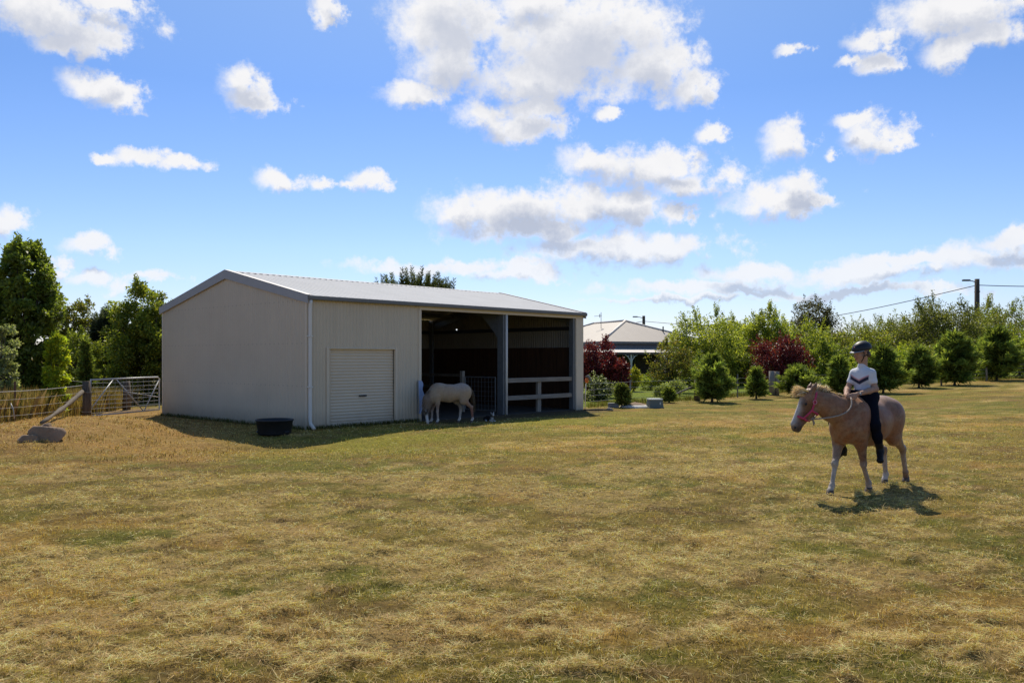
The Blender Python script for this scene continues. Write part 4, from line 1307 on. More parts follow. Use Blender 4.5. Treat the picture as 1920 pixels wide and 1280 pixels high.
PB = (0.34, 0.255, 0.17)
P2 = dict(body=PB, light=(.5, .45, .4), dark=(.06, .045, .04), white=(.6, .55, .5), top=(0.37, 0.29, 0.24), neck=(0.17, 0.125, 0.092), head=(0.085, 0.062, 0.048), muzzle=(0.58, 0.55, 0.52), blaze=(0.66, 0.62, 0.58),
          leg_fl=((.25, .17, .13), (.38, .31, .26), (.60, .55, .51)), leg_fr=((.22, .15, .12), (.34, .28, .24), (.58, .53, .49)),
          leg_hl=((.27, .16, .11), (.20, .08, .055), (.56, .49, .44)), leg_hr=((.22, .19, .16), (.38, .34, .30), (.58, .53, .48)), recol=recol2)
J2 = dict(fl=[(.40, .13, .63), (.40, .13, .37), (.385, .12, .115), (.41, .12, 0)], fr=[(.40, -.13, .63), (.49, -.12, .37), (.50, -.11, .11), (.53, -.11, 0)],
          hl=[(-.46, .115, .92), (-.42, .155, .66), (-.70, .12, .46), (-.74, .11, .12), (-.71, .11, 0)], hr=[(-.46, -.115, .92), (-.32, -.15, .66), (-.44, -.11, .44), (-.40, -.10, .12), (-.36, -.10, 0)],
          neck_mid=(.66, .03, .72), poll=(.735, .02, .44), muzzle=(.72, .17, .02), face=(.45, .8, .45), crest=(1, 0, .35), earf=.1, girth=.90)
I2 = build_pony(pony2, J2, P2, M['hide_pale'], M['hoof'], 0.013)
TAIL2 = [(0.14, 0.10, 0.075), (0.22, 0.16, 0.11), (0.30, 0.24, 0.17)]
roots = []; dirs = []; LL = []
for i in range(380):
    roots.append(np.array((-.655, 0, 1.03)) + RNG.normal(0, .022, 3)); dirs.append((-.6 + RNG.normal(0, .08), RNG.normal(0, .12), -.1)); LL.append(RNG.uniform(.5, .8))
strands('tail', roots, dirs, LL, M['hair'], pony2, TAIL2, .008, 6.5, 9, .08)
roots = []; dirs = []; LL = []
a_ = np.array((.40, 0, 1.13)); b_ = np.array((.80, .0, .98)); c_ = I2['poll'] + I2['nf'] * .05 - I2['e'] * .03
for i in range(320):
    t = RNG.random(); p = bez(a_, b_, c_, t) + RNG.normal(0, .012, 3); roots.append(p); dirs.append((.35, RNG.normal(.35, .35), .0)); LL.append(RNG.uniform(.10, .20))
strands('mane', roots, dirs, LL, M['hair'], pony2, [(0.16, 0.12, 0.09), (0.24, 0.18, 0.13)], .007, 1.8, 6, .15)
roots = []; dirs = []; LL = []
for i in range(120):
    p = I2['poll'] + I2['nf'] * .055 + I2['sl'] * RNG.normal(0, .03); roots.append(p); dirs.append(I2['nf'] * .4 + I2['e'] + I2['sl'] * RNG.normal(0, .4)); LL.append(RNG.uniform(.12, .24))
strands('forelock', roots, dirs, LL, M['hair'], pony2, [(0.16, 0.12, 0.09), (0.10, 0.08, 0.06)], .007, .8, 6, .15)

# --- small black and white dog lying in the shade by the middle pole
p3 = ground_at(921, 790)
dog = thing('dog', 'small black and white dog lying in the shade beside the white pole', 'dog', (p3.x, p3.y, hz(p3.x, p3.y)), math.radians(-62))
dog.scale = (.74, .74, .74)
BK = (0.018, 0.017, 0.018); WT = (0.62, 0.60, 0.57)
dp_ = [cone((-.02, 0, .115), (-.24, -.03, .10), .085, .095, .04, BK), ell((-.30, -.05, .085), (.10, .105, .085), .04, BK), ell((.03, 0, .12), (.07, .075, .10), .04, BK), ell((.075, 0, .115), (.035, .045, .075), .02, WT),
       cone((.05, 0, .17), (.10, 0, .235), .058, .050, .03, BK), ell((.125, 0, .255), (.060, .054, .052), .02, BK), cone((.15, 0, .245), (.205, 0, .225), .030, .022, .02, WT), ell((.155, 0, .285), (.03, .014, .02), .01, WT)]
for sg in (1, -1):
    dp_ += [cone((.02, .06 * sg, .09), (.05, .075 * sg, .03), .038, .026, .02, BK), cone((.05, .075 * sg, .028), (.20, .060 * sg, .020), .024, .020, .015, WT), ell((.21, .06 * sg, .022), (.030, .024, .02), .01, WT),
            cone((.10, .040 * sg, .285), (.085, .062 * sg, .345), .022, .008, .012, WT if sg > 0 else (.4, .38, .36)),
            cone((-.28, .09 * sg - .04, .07), (-.14, .12 * sg - .03, .03), .055, .026, .03, BK), cone((-.14, .12 * sg - .03, .03), (-.07, .12 * sg - .03, .02), .024, .022, .02, WT)]
dp_ += [cone((-.37, -.06, .06), (-.50, .06, .03), .026, .014, .02, BK)]
M['fur'] = attr_mat('dog_fur', 0.9, 0.0, 0.03, noise=0.25, nscale=60.0)
skin_obj('body', dp_, M['fur'], dog, 0.008)
m = MB(); m.bbox((.218, -.010, .222), (.232, .010, .238), .004); m.build('nose', M['rubber'], dog)
for sg in (1, -1):
    m = MB(); m.lathe([(.0005, -.007), (.005, -.005), (.007, 0), (.005, .005), (.0005, .007)], 8); o = m.build('eye', M['rubber'], dog, smooth=True); o.location = (.170, .026 * sg, .262)
# ================================================================== the rider (built in the pony's frame, sitting on its back)
SKIN = (0.42, 0.245, 0.165); SKD = (0.36, 0.19, 0.13)
M['skin'] = attr_mat('skin', 0.62, 0.0, 0.2, noise=0.06, nscale=40)
M['shirt'] = attr_mat('riding_shirt', 0.75, 0.0, 0.2, noise=0.05, nscale=16, sheen=0.2)
M['breeches'] = simple('navy_breeches', (0.006, 0.007, 0.013), 0.85, var=0.3, scale=14, spec=0.08)
M['boot'] = simple('black_boot', (0.008, 0.008, 0.009), 0.5, var=0.2, scale=20, spec=0.2)
M['helmet'] = simple('navy_helmet', (0.010, 0.011, 0.017), 0.5, var=0.1)
M['visor'] = simple('helmet_trim', (0.24, 0.24, 0.26), 0.4)
M['strap'] = simple('black_strap', (0.012, 0.012, 0.012), 0.6)
M['brown_hair'] = simple('brown_hair', (0.055, 0.03, 0.018), 0.6, var=0.3, scale=40)
M['lip'] = simple('lip', (0.36, 0.13, 0.11), 0.5)
M['eyewhite'] = simple('eye', (0.05, 0.04, 0.035), 0.3)
M['belt'] = simple('brown_belt', (0.16, 0.07, 0.045), 0.6)

rider = thing('person', 'young rider in navy helmet, white shirt with navy chevron and dark breeches', 'person', (PO[0], PO[1], hz(*PO)), HEAD_A)
FD = unit((.92, -.42, -.24))                    # where the face looks: ahead, a little to the right and down
UPH = unit(np.array((.12, 0, 1.0)) - FD * np.dot((.12, 0, 1.0), FD)); SH = np.cross(UPH, FD)   # SH = the rider's left
HC = np.array((.115, .0, 1.775))


def hp(f, s, u): return HC + FD * f + SH * s + UPH * u


pelvis = np.array((.075, 0, 1.215)); chest = np.array((.085, 0, 1.44)); neckb = np.array((.085, 0, 1.565))
ShL = np.array((.07, .112, 1.520)); ShR = np.array((.10, -.108, 1.516))
ElL = np.array((.08, .165, 1.305)); ElR = np.array((.185, -.150, 1.30))
WrL = np.array((.385, .085, 1.245)); WrR = np.array((.405, -.055, 1.235))
HipL = np.array((.10, .095, 1.20)); HipR = np.array((.10, -.095, 1.20))
KnL = np.array((.30, .272, .865)); KnR = np.array((.30, -.275, .865))
AnL = np.array((.195, .285, .545)); AnR = np.array((.07, -.27, .50))
ToL = np.array((.275, .325, .435)); ToR = np.array((.165, -.305, .415))


def hand(wr, aim, palm_n, sg, palette=SKIN):
    """palm, four bent fingers and a thumb closed round the rope"""
    a = unit(aim); pn = unit(np.array(palm_n) - a * np.dot(palm_n, a)); ac = np.cross(pn, a)
    pr = [cone(wr, wr + a * .03, .023, .024, .012, palette), ell(wr + a * .055, (.042, .036, .016), .012, palette, frame(a, pn))]
    Ls = (.060, .068, .064, .050)
    for i, L in enumerate(Ls):
        s = (-.027 + .018 * i)
        k0 = wr + a * (.088 - .004 * abs(i - 1.2)) + ac * s
        k1 = k0 + a * L * .42 + pn * L * .18; k2 = k1 + a * L * .02 + pn * L * .42; k3 = k2 - a * L * .26 + pn * L * .12
        pr += [cone(k0 - a * .012, k1, .0095, .0088, .004, palette), cone(k1, k2, .0088, .0082, .004, palette), cone(k2, k3, .0082, .0072, .004, palette)]
    th0 = wr + a * .035 - ac * .034 * 1.0
    th1 = th0 + a * .030 - ac * .014 + pn * .014; th2 = th1 + a * .026 + ac * .012 + pn * .018
    pr += [cone(th0, th1, .0125, .0105, .008, palette), cone(th1, th2, .0105, .0085, .004, palette)]
    return pr


bp = []
# head: skull, face, jaw, nose, brow, ears, neck
bp += [ell(hp(-.01, 0, .035), (.095, .074, .095), .03, SKIN, np.stack([FD, SH, UPH], 1)), ell(hp(.035, 0, -.035), (.058, .058, .078), .03, SKIN, np.stack([FD, SH, UPH], 1)),
       ell(hp(.058, 0, -.088), (.030, .030, .026), .025, SKIN), cone(hp(.085, 0, -.002), hp(.112, 0, -.042), .011, .0135, .012, SKD), ell(hp(.105, 0, -.046), (.013, .018, .010), .008, SKD),
       cone(hp(.082, .038, .012), hp(.082, -.038, .012), .012, .012, .014, SKIN), ell(hp(.062, .040, -.030), (.022, .022, .024), .015, (.44, .24, .17)), ell(hp(.062, -.040, -.030), (.022, .022, .024), .015, (.44, .24, .17)),
       ell(hp(.088, 0, -.068), (.014, .022, .008), .008, SKD)]
for sg in (1, -1):
    bp += [ell(hp(-.012, .074 * sg, -.008), (.018, .010, .030), .008, SKD, np.stack([FD, SH, UPH], 1)), cone(hp(.01, .05 * sg, -.05), hp(.055, .018 * sg, -.092), .026, .020, .02, SKIN)]
bp += [cone(hp(-.02, 0, -.05), neckb + np.array((.0, 0, -.02)), .050, .056, .03, SKIN), ell(neckb + (0, 0, -.04), (.05, .07, .040), .04, SKIN)]
# trunk and legs (under the clothes), arms
bp += [cone(chest + (0, 0, .02), pelvis + (.0, 0, .05), .108, .096, .05, SKIN, (1, 0, 0), 1.25), ell(pelvis, (.115, .15, .10), .05, SKIN)]
for S_, E_, Wr in ((ShL, ElL, WrL), (ShR, ElR, WrR)):
    bp += [ell(S_ + (0, 0, -.015), (.038, .036, .036), .03, SKIN), cone(S_, E_, .037, .034, .03, SKIN), ell(E_, (.036, .036, .036), .02, SKIN), cone(E_, E_ * .65 + Wr * .35, .036, .037, .02, SKIN), cone(E_ * .65 + Wr * .35, Wr, .037, .0235, .02, SKIN)]
for Hh, K_, A_, T_ in ((HipL, KnL, AnL, ToL), (HipR, KnR, AnR, ToR)):
    bp += [cone(Hh, K_, .080, .052, .04, SKIN), cone(K_, A_, .050, .034, .03, SKIN), cone(A_, T_, .033, .028, .02, SKIN)]
bp += hand(WrL, (.10, -.045, -.030), (-.15, -.8, -.5), 1) + hand(WrR, (.10, .045, -.018), (-.15, .8, -.5), -1)
skin_obj('body', bp, M['skin'], rider, 0.0058, relax=1)

# face details
for sg in (1, -1):
    m = MB(); m.lathe([(.0008, -.008), (.006, -.006), (.0085, 0), (.006, .006), (.0008, .008)], 10); o = m.build('eye', M['eyewhite'], rider, smooth=True); o.location = hp(.079, .031 * sg, -.008)
    m = MB(); m.tube([hp(.090, .014 * sg, .012), hp(.091, .032 * sg, .018), hp(.080, .050 * sg, .012)], [.0025, .004, .002], 6); m.build('eyebrow', M['brown_hair'], rider, smooth=True)
m = MB(); m.tube([hp(.086, .022, -.070), hp(.099, .008, -.067), hp(.099, -.008, -.067), hp(.086, -.022, -.070)], [.002, .005, .005, .002], 6); m.build('mouth', M['lip'], rider, smooth=True)
# hair under the helmet, gathered at the nape
hr = [ell(hp(-.052, 0, -.025), (.050, .062, .055), .02), ell(hp(-.085, 0, -.055), (.036, .040, .036), .02), cone(hp(-.02, .068, .0), hp(-.05, .05, -.05), .018, .016, .02), cone(hp(-.02, -.068, .0), hp(-.05, -.05, -.05), .018, .016, .02)]
o = skin_obj('hair', hr, M['brown_hair'], rider, 0.006)


# shirt: trunk, collar, short sleeves; chevron woven into the chest
def shirt_cut(p, f):
    f = np.maximum(f, (1.246 + .0 * p[..., 0]) - p[..., 2])
    return f


sp = [cone(chest + (0.0, 0, .03), pelvis + (.0, 0, .05), .122, .108, .05, (1, 1, 1), (1, 0, 0), 1.22), ell(chest + (.045, .05, .0), (.06, .075, .075), .04), ell(chest + (.045, -.05, .0), (.06, .075, .075), .04),
      ell(neckb + (0, 0, -.050), (.064, .102, .050), .06), cone(neckb + (-.005, 0, -.04), neckb + (.012, 0, .030), .060, .055, .02)]
for S_, E_ in ((ShL, ElL), (ShR, ElR)):
    sp += [ell(S_ + (0, 0, -.012), (.049, .046, .046), .05), cone(S_ + (0, 0, -.012), S_ * .45 + E_ * .55, .046, .046, .03)]


def shirt_col(v, c):
    x, y, z = v[:, 0], v[:, 1], v[:, 2]
    col = np.repeat(np.array([[0.66, 0.66, 0.69]]), len(v), 0)
    front = (x > chest[0] + .035) & (np.abs(y) < .12)
    lev = z - (1.385 + .55 * np.abs(y - .005))
    fr = sstep(chest[0] + .03, chest[0] + .045, x) * (1 - sstep(.112, .122, np.abs(y)))
    band_ = lambda lo, hi: fr * sstep(lo - .005, lo + .005, lev) * (1 - sstep(hi - .005, hi + .005, lev))
    for (lo, hi, cc_) in ((-.5, -.020, (.50, .53, .62)), (-.022, .024, (.016, .018, .045)), (.024, .040, (.60, .28, .30))):
        f_ = band_(lo, hi)[:, None]; col = col * (1 - f_) + np.array(cc_) * f_
    w = fbm(y * 16 + x * 10, z * 13, 12, 3)
    return col * (.86 + .28 * w)[:, None]


shirt = skin_obj('shirt', sp, M['shirt'], rider, 0.0065, cut=shirt_cut, recol=shirt_col)
settag(shirt, 'white short-sleeved shirt with navy and pink chevron')
# collar opening
m = MB(); m.tube([neckb + np.array((.052, .030, .040)), neckb + np.array((.066, .008, -.010)), neckb + np.array((.085, .0, -.050))], [.004, .004, .003], 6)
m.build('zip', M['visor'], shirt)


def br_cut(p, f):
    return np.maximum(f, p[..., 2] - 1.292)


lp = [ell(pelvis + (-.005, 0, -.0), (.128, .160, .115), .05), cone(pelvis + (0, 0, .03), pelvis + (0, 0, .10), .119, .116, .04, (1, 1, 1), (1, 0, 0), 1.2)]
for Hh, K_, A_, sg in ((HipL, KnL, AnL, 1), (HipR, KnR, AnR, -1)):
    lp += [ell(Hh + (-.03, .01 * sg, -.0), (.12, .095, .105), .05), cone(Hh, K_, .097, .063, .05), ell(K_, (.062, .060, .064), .03), cone(K_, K_ * .55 + A_ * .45, .060, .058, .03), cone(K_ * .55 + A_ * .45, A_ + (K_ - A_) * .05, .058, .041, .03)]
skin_obj('breeches', lp, M['breeches'], rider, 0.008, cut=br_cut)
m = MB(); V = []
n = 36
for zz, g in ((1.250, .0), (1.250, .006), (1.280, .006), (1.280, .0)):
    for k in range(n):
        an = 2 * PI * k / n; V.append((pelvis[0] + .002 + math.cos(an) * (.104 + g), math.sin(an) * (.122 + g), zz))
fs = []
for a in range(3):
    for k in range(n): fs.append((a * n + k, a * n + (k + 1) % n, (a + 1) * n + (k + 1) % n, (a + 1) * n + k))
m.add(V, fs); m.build('belt', M['belt'], rider, smooth=True)
for A_, T_, K_, sg in ((AnL, ToL, KnL, 1), (AnR, ToR, KnR, -1)):
    d = unit(T_ - A_)
    b_ = [cone(A_ + (K_ - A_) * .32, A_ + (K_ - A_) * .03, .050, .043, .02), ell(A_ + (-.012, 0, -.012), (.046, .042, .050), .025), cone(A_ + d * .03 + (0, 0, -.01), T_, .044, .036, .03), ell(T_ + d * .012, (.042, .042, .032), .02),
          cone(A_ + (-.03, 0, -.045), A_ + (-.032, 0, -.060), .030, .030, .012)]
    skin_obj('boot', b_, M['boot'], rider, 0.007)

# helmet with peak, vent strip and harness
hd_R = np.stack([FD, SH, UPH], 1)


def helm_cut(p, f):
    q = (p - HC) @ hd_R
    return np.maximum(f, (.028 - .35 * np.minimum(0, q[..., 0] + .02) * -.4 - .0) - q[..., 2] - .0 * q[..., 0])


hl = [ell(hp(-.014, 0, .046), (.132, .100, .096), .02, (1, 1, 1), hd_R)]
helm = skin_obj('helmet', hl, M['helmet'], rider, 0.006, cut=helm_cut, relax=2)
V = []; Fc = []
n = 19
for i in range(n):
    an = -1.25 + 2.5 * i / (n - 1)
    ex = .048 * math.cos(an * 1.1) + .004
    for (rr, dz) in ((.0, .0), (1.0, -.010), (1.0, -.014), (.0, -.006)):
        fx = math.cos(an) * (.120 + ex * rr); sx = math.sin(an) * (.098 + ex * rr * .45)
        V.append(hp(fx - .012, sx, .036 + dz - .0))
for i in range(n - 1):
    a = i * 4
    for k in range(4): Fc.append((a + k, a + (k + 1) % 4, a + 4 + (k + 1) % 4, a + 4 + k))
mesh_obj('peak', np.array(V), np.array(Fc), M['visor'], helm, smooth=False)
m = MB()
for sg in (1, -1):
    m.tube([hp(.030, .084 * sg, .035), hp(.030, .084 * sg, -.02), hp(.038, .070 * sg, -.065), hp(.052, .040 * sg, -.108), hp(.060, .0, -.120)], .0065, 6)
    m.tube([hp(-.055, .084 * sg, .03), hp(-.02, .088 * sg, -.030), hp(.034, .078 * sg, -.045)], .0055, 6)
m.build('chin_strap', M['strap'], rider, smooth=True)
m = MB(); b0 = hp(.106, .018, .086); m.lathe([(.0005, -.004), (.010, -.002), (.010, .003), (.0005, .005)], 10); o = m.build('badge', M['ring'], helm, smooth=True); o.location = b0
# watch on the left wrist
ax_ = unit(WrL - ElL); c = WrL - ax_ * .025; a1 = unit(np.cross(ax_, (0, 0, 1))); a2 = np.cross(ax_, a1)
m = MB(); m.tube([c - ax_ * .011, c + ax_ * .011], .0285, 16); watch = m.build('watch_band', M['strap'], rider, smooth=False)
f0 = c - a1 * .0275 + a2 * .0
m = MB(); m.tube([c - a1 * .026, c - a1 * .036], .017, 14); m.build('watch_face', M['visor'], watch)
# ================================================================== trees and shrubs
def leaf_mesh(P, D, Nn, L, Wd, C):
    """diamond leaves: base P, direction D, blade normal Nn"""
    S = np.cross(D, Nn); S /= (np.linalg.norm(S, axis=1, keepdims=True) + 1e-9)
    fold = np.cross(S, D) * (Wd * .25)[:, None]
    a = P; b = P + D * (L * .45)[:, None] + S * (Wd * .5)[:, None] + fold; c = P + D * L[:, None]; d = P + D * (L * .45)[:, None] - S * (Wd * .5)[:, None] + fold
    v = np.stack([a, b, c, d], 1).reshape(-1, 3)
    f = np.arange(len(v)).reshape(-1, 4)
    return v, f, np.repeat(C, 4, 0)


def runit(n):
    v = RNG.normal(0, 1, (n, 3)); return v / np.linalg.norm(v, axis=1, keepdims=True)


def spot(px, ytop, Y, hw):
    X = (px - CX) / F * Y; z = hz(X, Y)
    return X, Y, z, CZ - (ytop - HZ) / F * Y - z, hw / F * Y


PROFILES = {
    'round': [(0.0, .45), (.12, .78), (.35, 1.0), (.6, .98), (.82, .80), (.95, .50), (1.0, .25)],
    'tall': [(0.0, .60), (.10, .85), (.35, 1.0), (.55, .98), (.75, .85), (.9, .58), (1.0, .28)],
    'upper': [(0.0, .55), (.2, .72), (.45, .85), (.62, 1.0), (.8, .85), (.92, .5), (1.0, .25)],
    'shrub': [(0.0, .75), (.2, .98), (.5, 1.0), (.75, .88), (.92, .6), (1.0, .3)],
    'open': [(0.0, .35), (.2, .7), (.45, 1.0), (.7, 1.0), (.88, .75), (1.0, .35)],
}


def broadleaf(name, label, cat, px, ytop, Y, hw, palette, n_leaf=9000, leaf=0.09, aspect=.55, prof='round', skirt=.10, clump=.24, nclump=70, shoots=26, young_tone=.45, group=None, depth=1.0, seed=0, gap=0.0, trunk_r=None):
    rg = np.random.default_rng(seed + int(px) * 7 + int(Y * 10))
    X, Y, z, H, R = spot(px, ytop, Y, hw)
    t = thing(name, label, cat, (X, Y, z), 0, group)
    zb = H * skirt
    pr = np.array(PROFILES[prof])
    Hc = H * .90 - zb
    # clumps
    tt = rg.random(nclump * 6); keep = rg.random(nclump * 6) < np.interp(tt, pr[:, 0], pr[:, 1]) ** 1.5; tt = tt[keep][:nclump]
    nc = len(tt); an = rg.random(nc) * 2 * PI
    lump = 1 + .22 * np.sin(an * 3 + rg.random() * 6 + tt * 4) * rg.uniform(.5, 1.2, nc)
    rad = np.interp(tt, pr[:, 0], pr[:, 1]) * R * np.sqrt(rg.uniform(.16, 1.0, nc)) * lump * (1 - clump * .35)
    cc = np.stack([np.cos(an) * rad, np.sin(an) * rad * depth, zb + tt * Hc], 1)
    cr = R * clump * rg.uniform(.65, 1.35, nc)
    ctone = rg.uniform(.72, 1.25, nc)
    which = rg.integers(0, nc, n_leaf)
    dirv = rg.normal(0, 1, (n_leaf, 3)); dirv /= np.linalg.norm(dirv, axis=1, keepdims=True)
    rr = rg.random(n_leaf) ** .45
    P = cc[which] + dirv * (cr[which] * rr)[:, None] * np.array([1, 1, .85])
    P[:, 2] = np.maximum(P[:, 2], .04)
    # clumped leaf sprays: pull leaves onto little twigs inside each clump
    ntw = nc * 9; tw = cc[rg.integers(0, nc, ntw)]
    if gap > 0:
        k = fbm((P[:, 0] + P[:, 1] * .5) * 2.2 / R + 5, P[:, 2] * 2.2 / R, seed + 3, 3) > gap
        P, which, dirv, rr = P[k], which[k], dirv[k], rr[k]
    n = len(P)
    pal = np.array(palette)
    C = pal[rg.integers(0, len(pal), n)] * (ctone[which] * rg.uniform(.7, 1.3, n))[:, None]
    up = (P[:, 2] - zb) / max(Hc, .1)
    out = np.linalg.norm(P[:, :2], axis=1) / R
    C *= (1 - young_tone * .5 + young_tone * np.clip(.55 * up + .55 * out, 0, 1.15))[:, None]  # upper and outer leaves coloured lighter, as young growth
    D = dirv * .5 + rg.normal(0, 1, (n, 3)) * .6 + np.array([0, 0, .1]); D /= np.linalg.norm(D, axis=1, keepdims=True)
    Nn = rg.normal(0, 1, (n, 3)) + np.array([0, 0, .9]) + dirv * .3
    L = leaf * rg.uniform(.6, 1.35, n); Wd = L * aspect
    vs = [leaf_mesh(P, D, Nn, L, Wd, C)]
    # shoots breaking the outline
    mb = MB(); SP = []; SD_ = []; SCo = []
    for i in range(shoots):
        j = int(rg.integers(0, nc)) if rg.random() < .45 else int(np.argmax(cc[:, 2] + rg.normal(0, Hc * .14, nc)))
        d = unit(cc[j] - np.array((0, 0, zb + Hc * .35)) + rg.normal(0, .25 * R, 3)); d = unit(d * .8 + np.array((0, 0, rg.uniform(.0, .7))))
        b = cc[j] + d * cr[j] * .35; Ls = cr[j] * rg.uniform(.7, 1.35)
        m = int(Ls / (leaf * .20)) + 3
        for q in range(m):
            SP.append(b + d * Ls * (q + rg.random()) / m + rg.normal(0, leaf * .35, 3)); SD_.append(unit(d * .7 + rg.normal(0, .6, 3))); SCo.append(pal[rg.integers(0, len(pal))] * rg.uniform(.85, 1.45))
    if SP:
        SP = np.array(SP); SD_ = np.array(SD_); ns = len(SP)
        vs.append(leaf_mesh(SP, SD_, rg.normal(0, 1, (ns, 3)) + (0, 0, .6), leaf * rg.uniform(.6, 1.2, ns), leaf * aspect * rg.uniform(.6, 1.1, ns), np.array(SCo)))
    off = 0; V = []; Fc = []; Cc = []
    for (v, f, c) in vs:
        V.append(v); Fc.append(f + off); Cc.append(c); off += len(v)
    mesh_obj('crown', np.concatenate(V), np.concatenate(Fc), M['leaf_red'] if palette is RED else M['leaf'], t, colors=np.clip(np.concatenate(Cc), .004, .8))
    # trunk and limbs
    tr = trunk_r or (.022 * H + .02); top = np.array((rg.normal(0, .04 * R), rg.normal(0, .04 * R), zb + Hc * .72)); tb = np.array((0, 0, -.05))
    md = (tb + top) * .5 + rg.normal(0, .05 * R, 3)
    mb.tube([tb, tb + (0, 0, .12), md, top], [tr * 1.35, tr, tr * .7, tr * .2], 8)
    order = rg.permutation(nc)[:20]
    for j in order:
        f0 = rg.uniform(.18, .8); b = tb * (1 - f0) + top * f0 if f0 > .5 else tb * (1 - f0) + top * f0
        b = tb + (md - tb) * min(1, f0 * 2) if f0 < .5 else md + (top - md) * (f0 * 2 - 1)
        e_ = cc[j]; m2 = b * .5 + e_ * .5 + np.array((0, 0, .06 * R))
        mb.tube([b, m2, e_], [tr * .38, tr * .25, tr * .08], 5, False)
    mb.build('trunk', M['bark'], t, smooth=True)
    return t


def conifer(name, label, cat, px, ytop, Y, hw, palette, n_br=150, spray=34, leaf=.16, prof=((0, .55), (.10, .95), (.28, 1.0), (.6, .62), (.85, .28), (1, .03)), lift=.45, group=None, bare=.07, seed=0, base=None, thin=.16):
    """conifer: branches all the way up, each carrying flat feathery sprays"""
    rg = np.random.default_rng(seed + int(px) * 5 + 3)
    X, Y, z, H, R = spot(px, ytop, Y, hw)
    t = thing(name, label, cat, (X, Y, z), 0, group)
    pr = np.array(prof); pal = np.array(palette)
    mb = MB(); tr = .018 * H + .015
    mb.tube([(0, 0, -.05), (0, 0, .10), (rg.normal(0, .02), rg.normal(0, .02), H * .5), (0, 0, H * .97)], [tr * 1.4, tr, tr * .6, .004], 7)
    P = []; D = []; L = []; C = []
    for i in range(n_br):
        q = (i + rg.random()) / n_br; q = q ** .92
        zz = H * (bare + (1 - bare) * q * .97)
        an = i * 2.39996 + rg.normal(0, .3); Lr = max(.05, R * np.interp(q, pr[:, 0], pr[:, 1]) * rg.uniform(.50, 1.22) * (1 + .22 * math.sin(an * 2 + seed) + .12 * math.sin(an * 3 + 2 * seed)))
        dz = lift * (0.5 + .9 * q) + rg.normal(0, .12)
        d = unit((math.cos(an), math.sin(an), dz)); tip = np.array((0, 0, zz)) + d * Lr * math.sqrt(1 + dz * dz) * .8
        tip[2] = min(tip[2], H * 1.02)
        b = np.array((0, 0, zz)); drp = np.array((0, 0, -.10 * Lr))
        mb.tube([b, (b + tip) / 2 + drp * .3, tip], [tr * .25 * (1 - q) + .006, .006, .003], 4, False)
        side = unit(np.cross(d, (0, 0, 1))); ns = max(6, int(spray * (Lr / R) ** .8))
        tone = rg.uniform(.7, 1.25)
        f = rg.uniform(.12, 1.0, ns); sg = np.where(rg.random(ns) < .5, 1, -1)
        base_ = b[None] + (tip - b)[None] * f[:, None] + drp[None] * .3 * np.sin(PI * f)[:, None] + rg.normal(0, .02 * R, (ns, 3))
        dd = d[None] * rg.uniform(.6, 1.1, ns)[:, None] + side[None] * (sg * rg.uniform(.25, .95, ns))[:, None] + np.stack([np.zeros(ns), np.zeros(ns), rg.normal(.18, .28, ns)], 1)
        dd /= np.linalg.norm(dd, axis=1, keepdims=True)
        P.append(base_); D.append(dd); L.append(leaf * rg.uniform(.6, 1.3, ns) * (1.15 - .45 * f))
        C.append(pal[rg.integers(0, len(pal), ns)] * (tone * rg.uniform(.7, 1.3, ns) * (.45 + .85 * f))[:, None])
    P = np.concatenate(P); D = np.concatenate(D); L = np.concatenate(L); C = np.concatenate(C); n = len(P)
    P[:, 2] = np.maximum(P[:, 2], .03)
    # three narrow leaflets per spray
    VV = []; FF = []; CC = []; off = 0
    for k in range(4):
        D2 = D + rg.normal(0, .33, (n, 3)); D2 /= np.linalg.norm(D2, axis=1, keepdims=True)
        v, f, c = leaf_mesh(P + D * (L * .12 * k)[:, None], D2, rg.normal(0, 1, (n, 3)) + (0, 0, 1.0), L * rg.uniform(.7, 1.1, n), L * thin * 1.05, C * rg.uniform(.8, 1.2, n)[:, None])
        VV.append(v); FF.append(f + off); CC.append(c); off += len(v)
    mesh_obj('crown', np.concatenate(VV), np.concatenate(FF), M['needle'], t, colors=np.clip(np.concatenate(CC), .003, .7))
    mb.build('trunk', M['bark'], t, smooth=True)
    return t


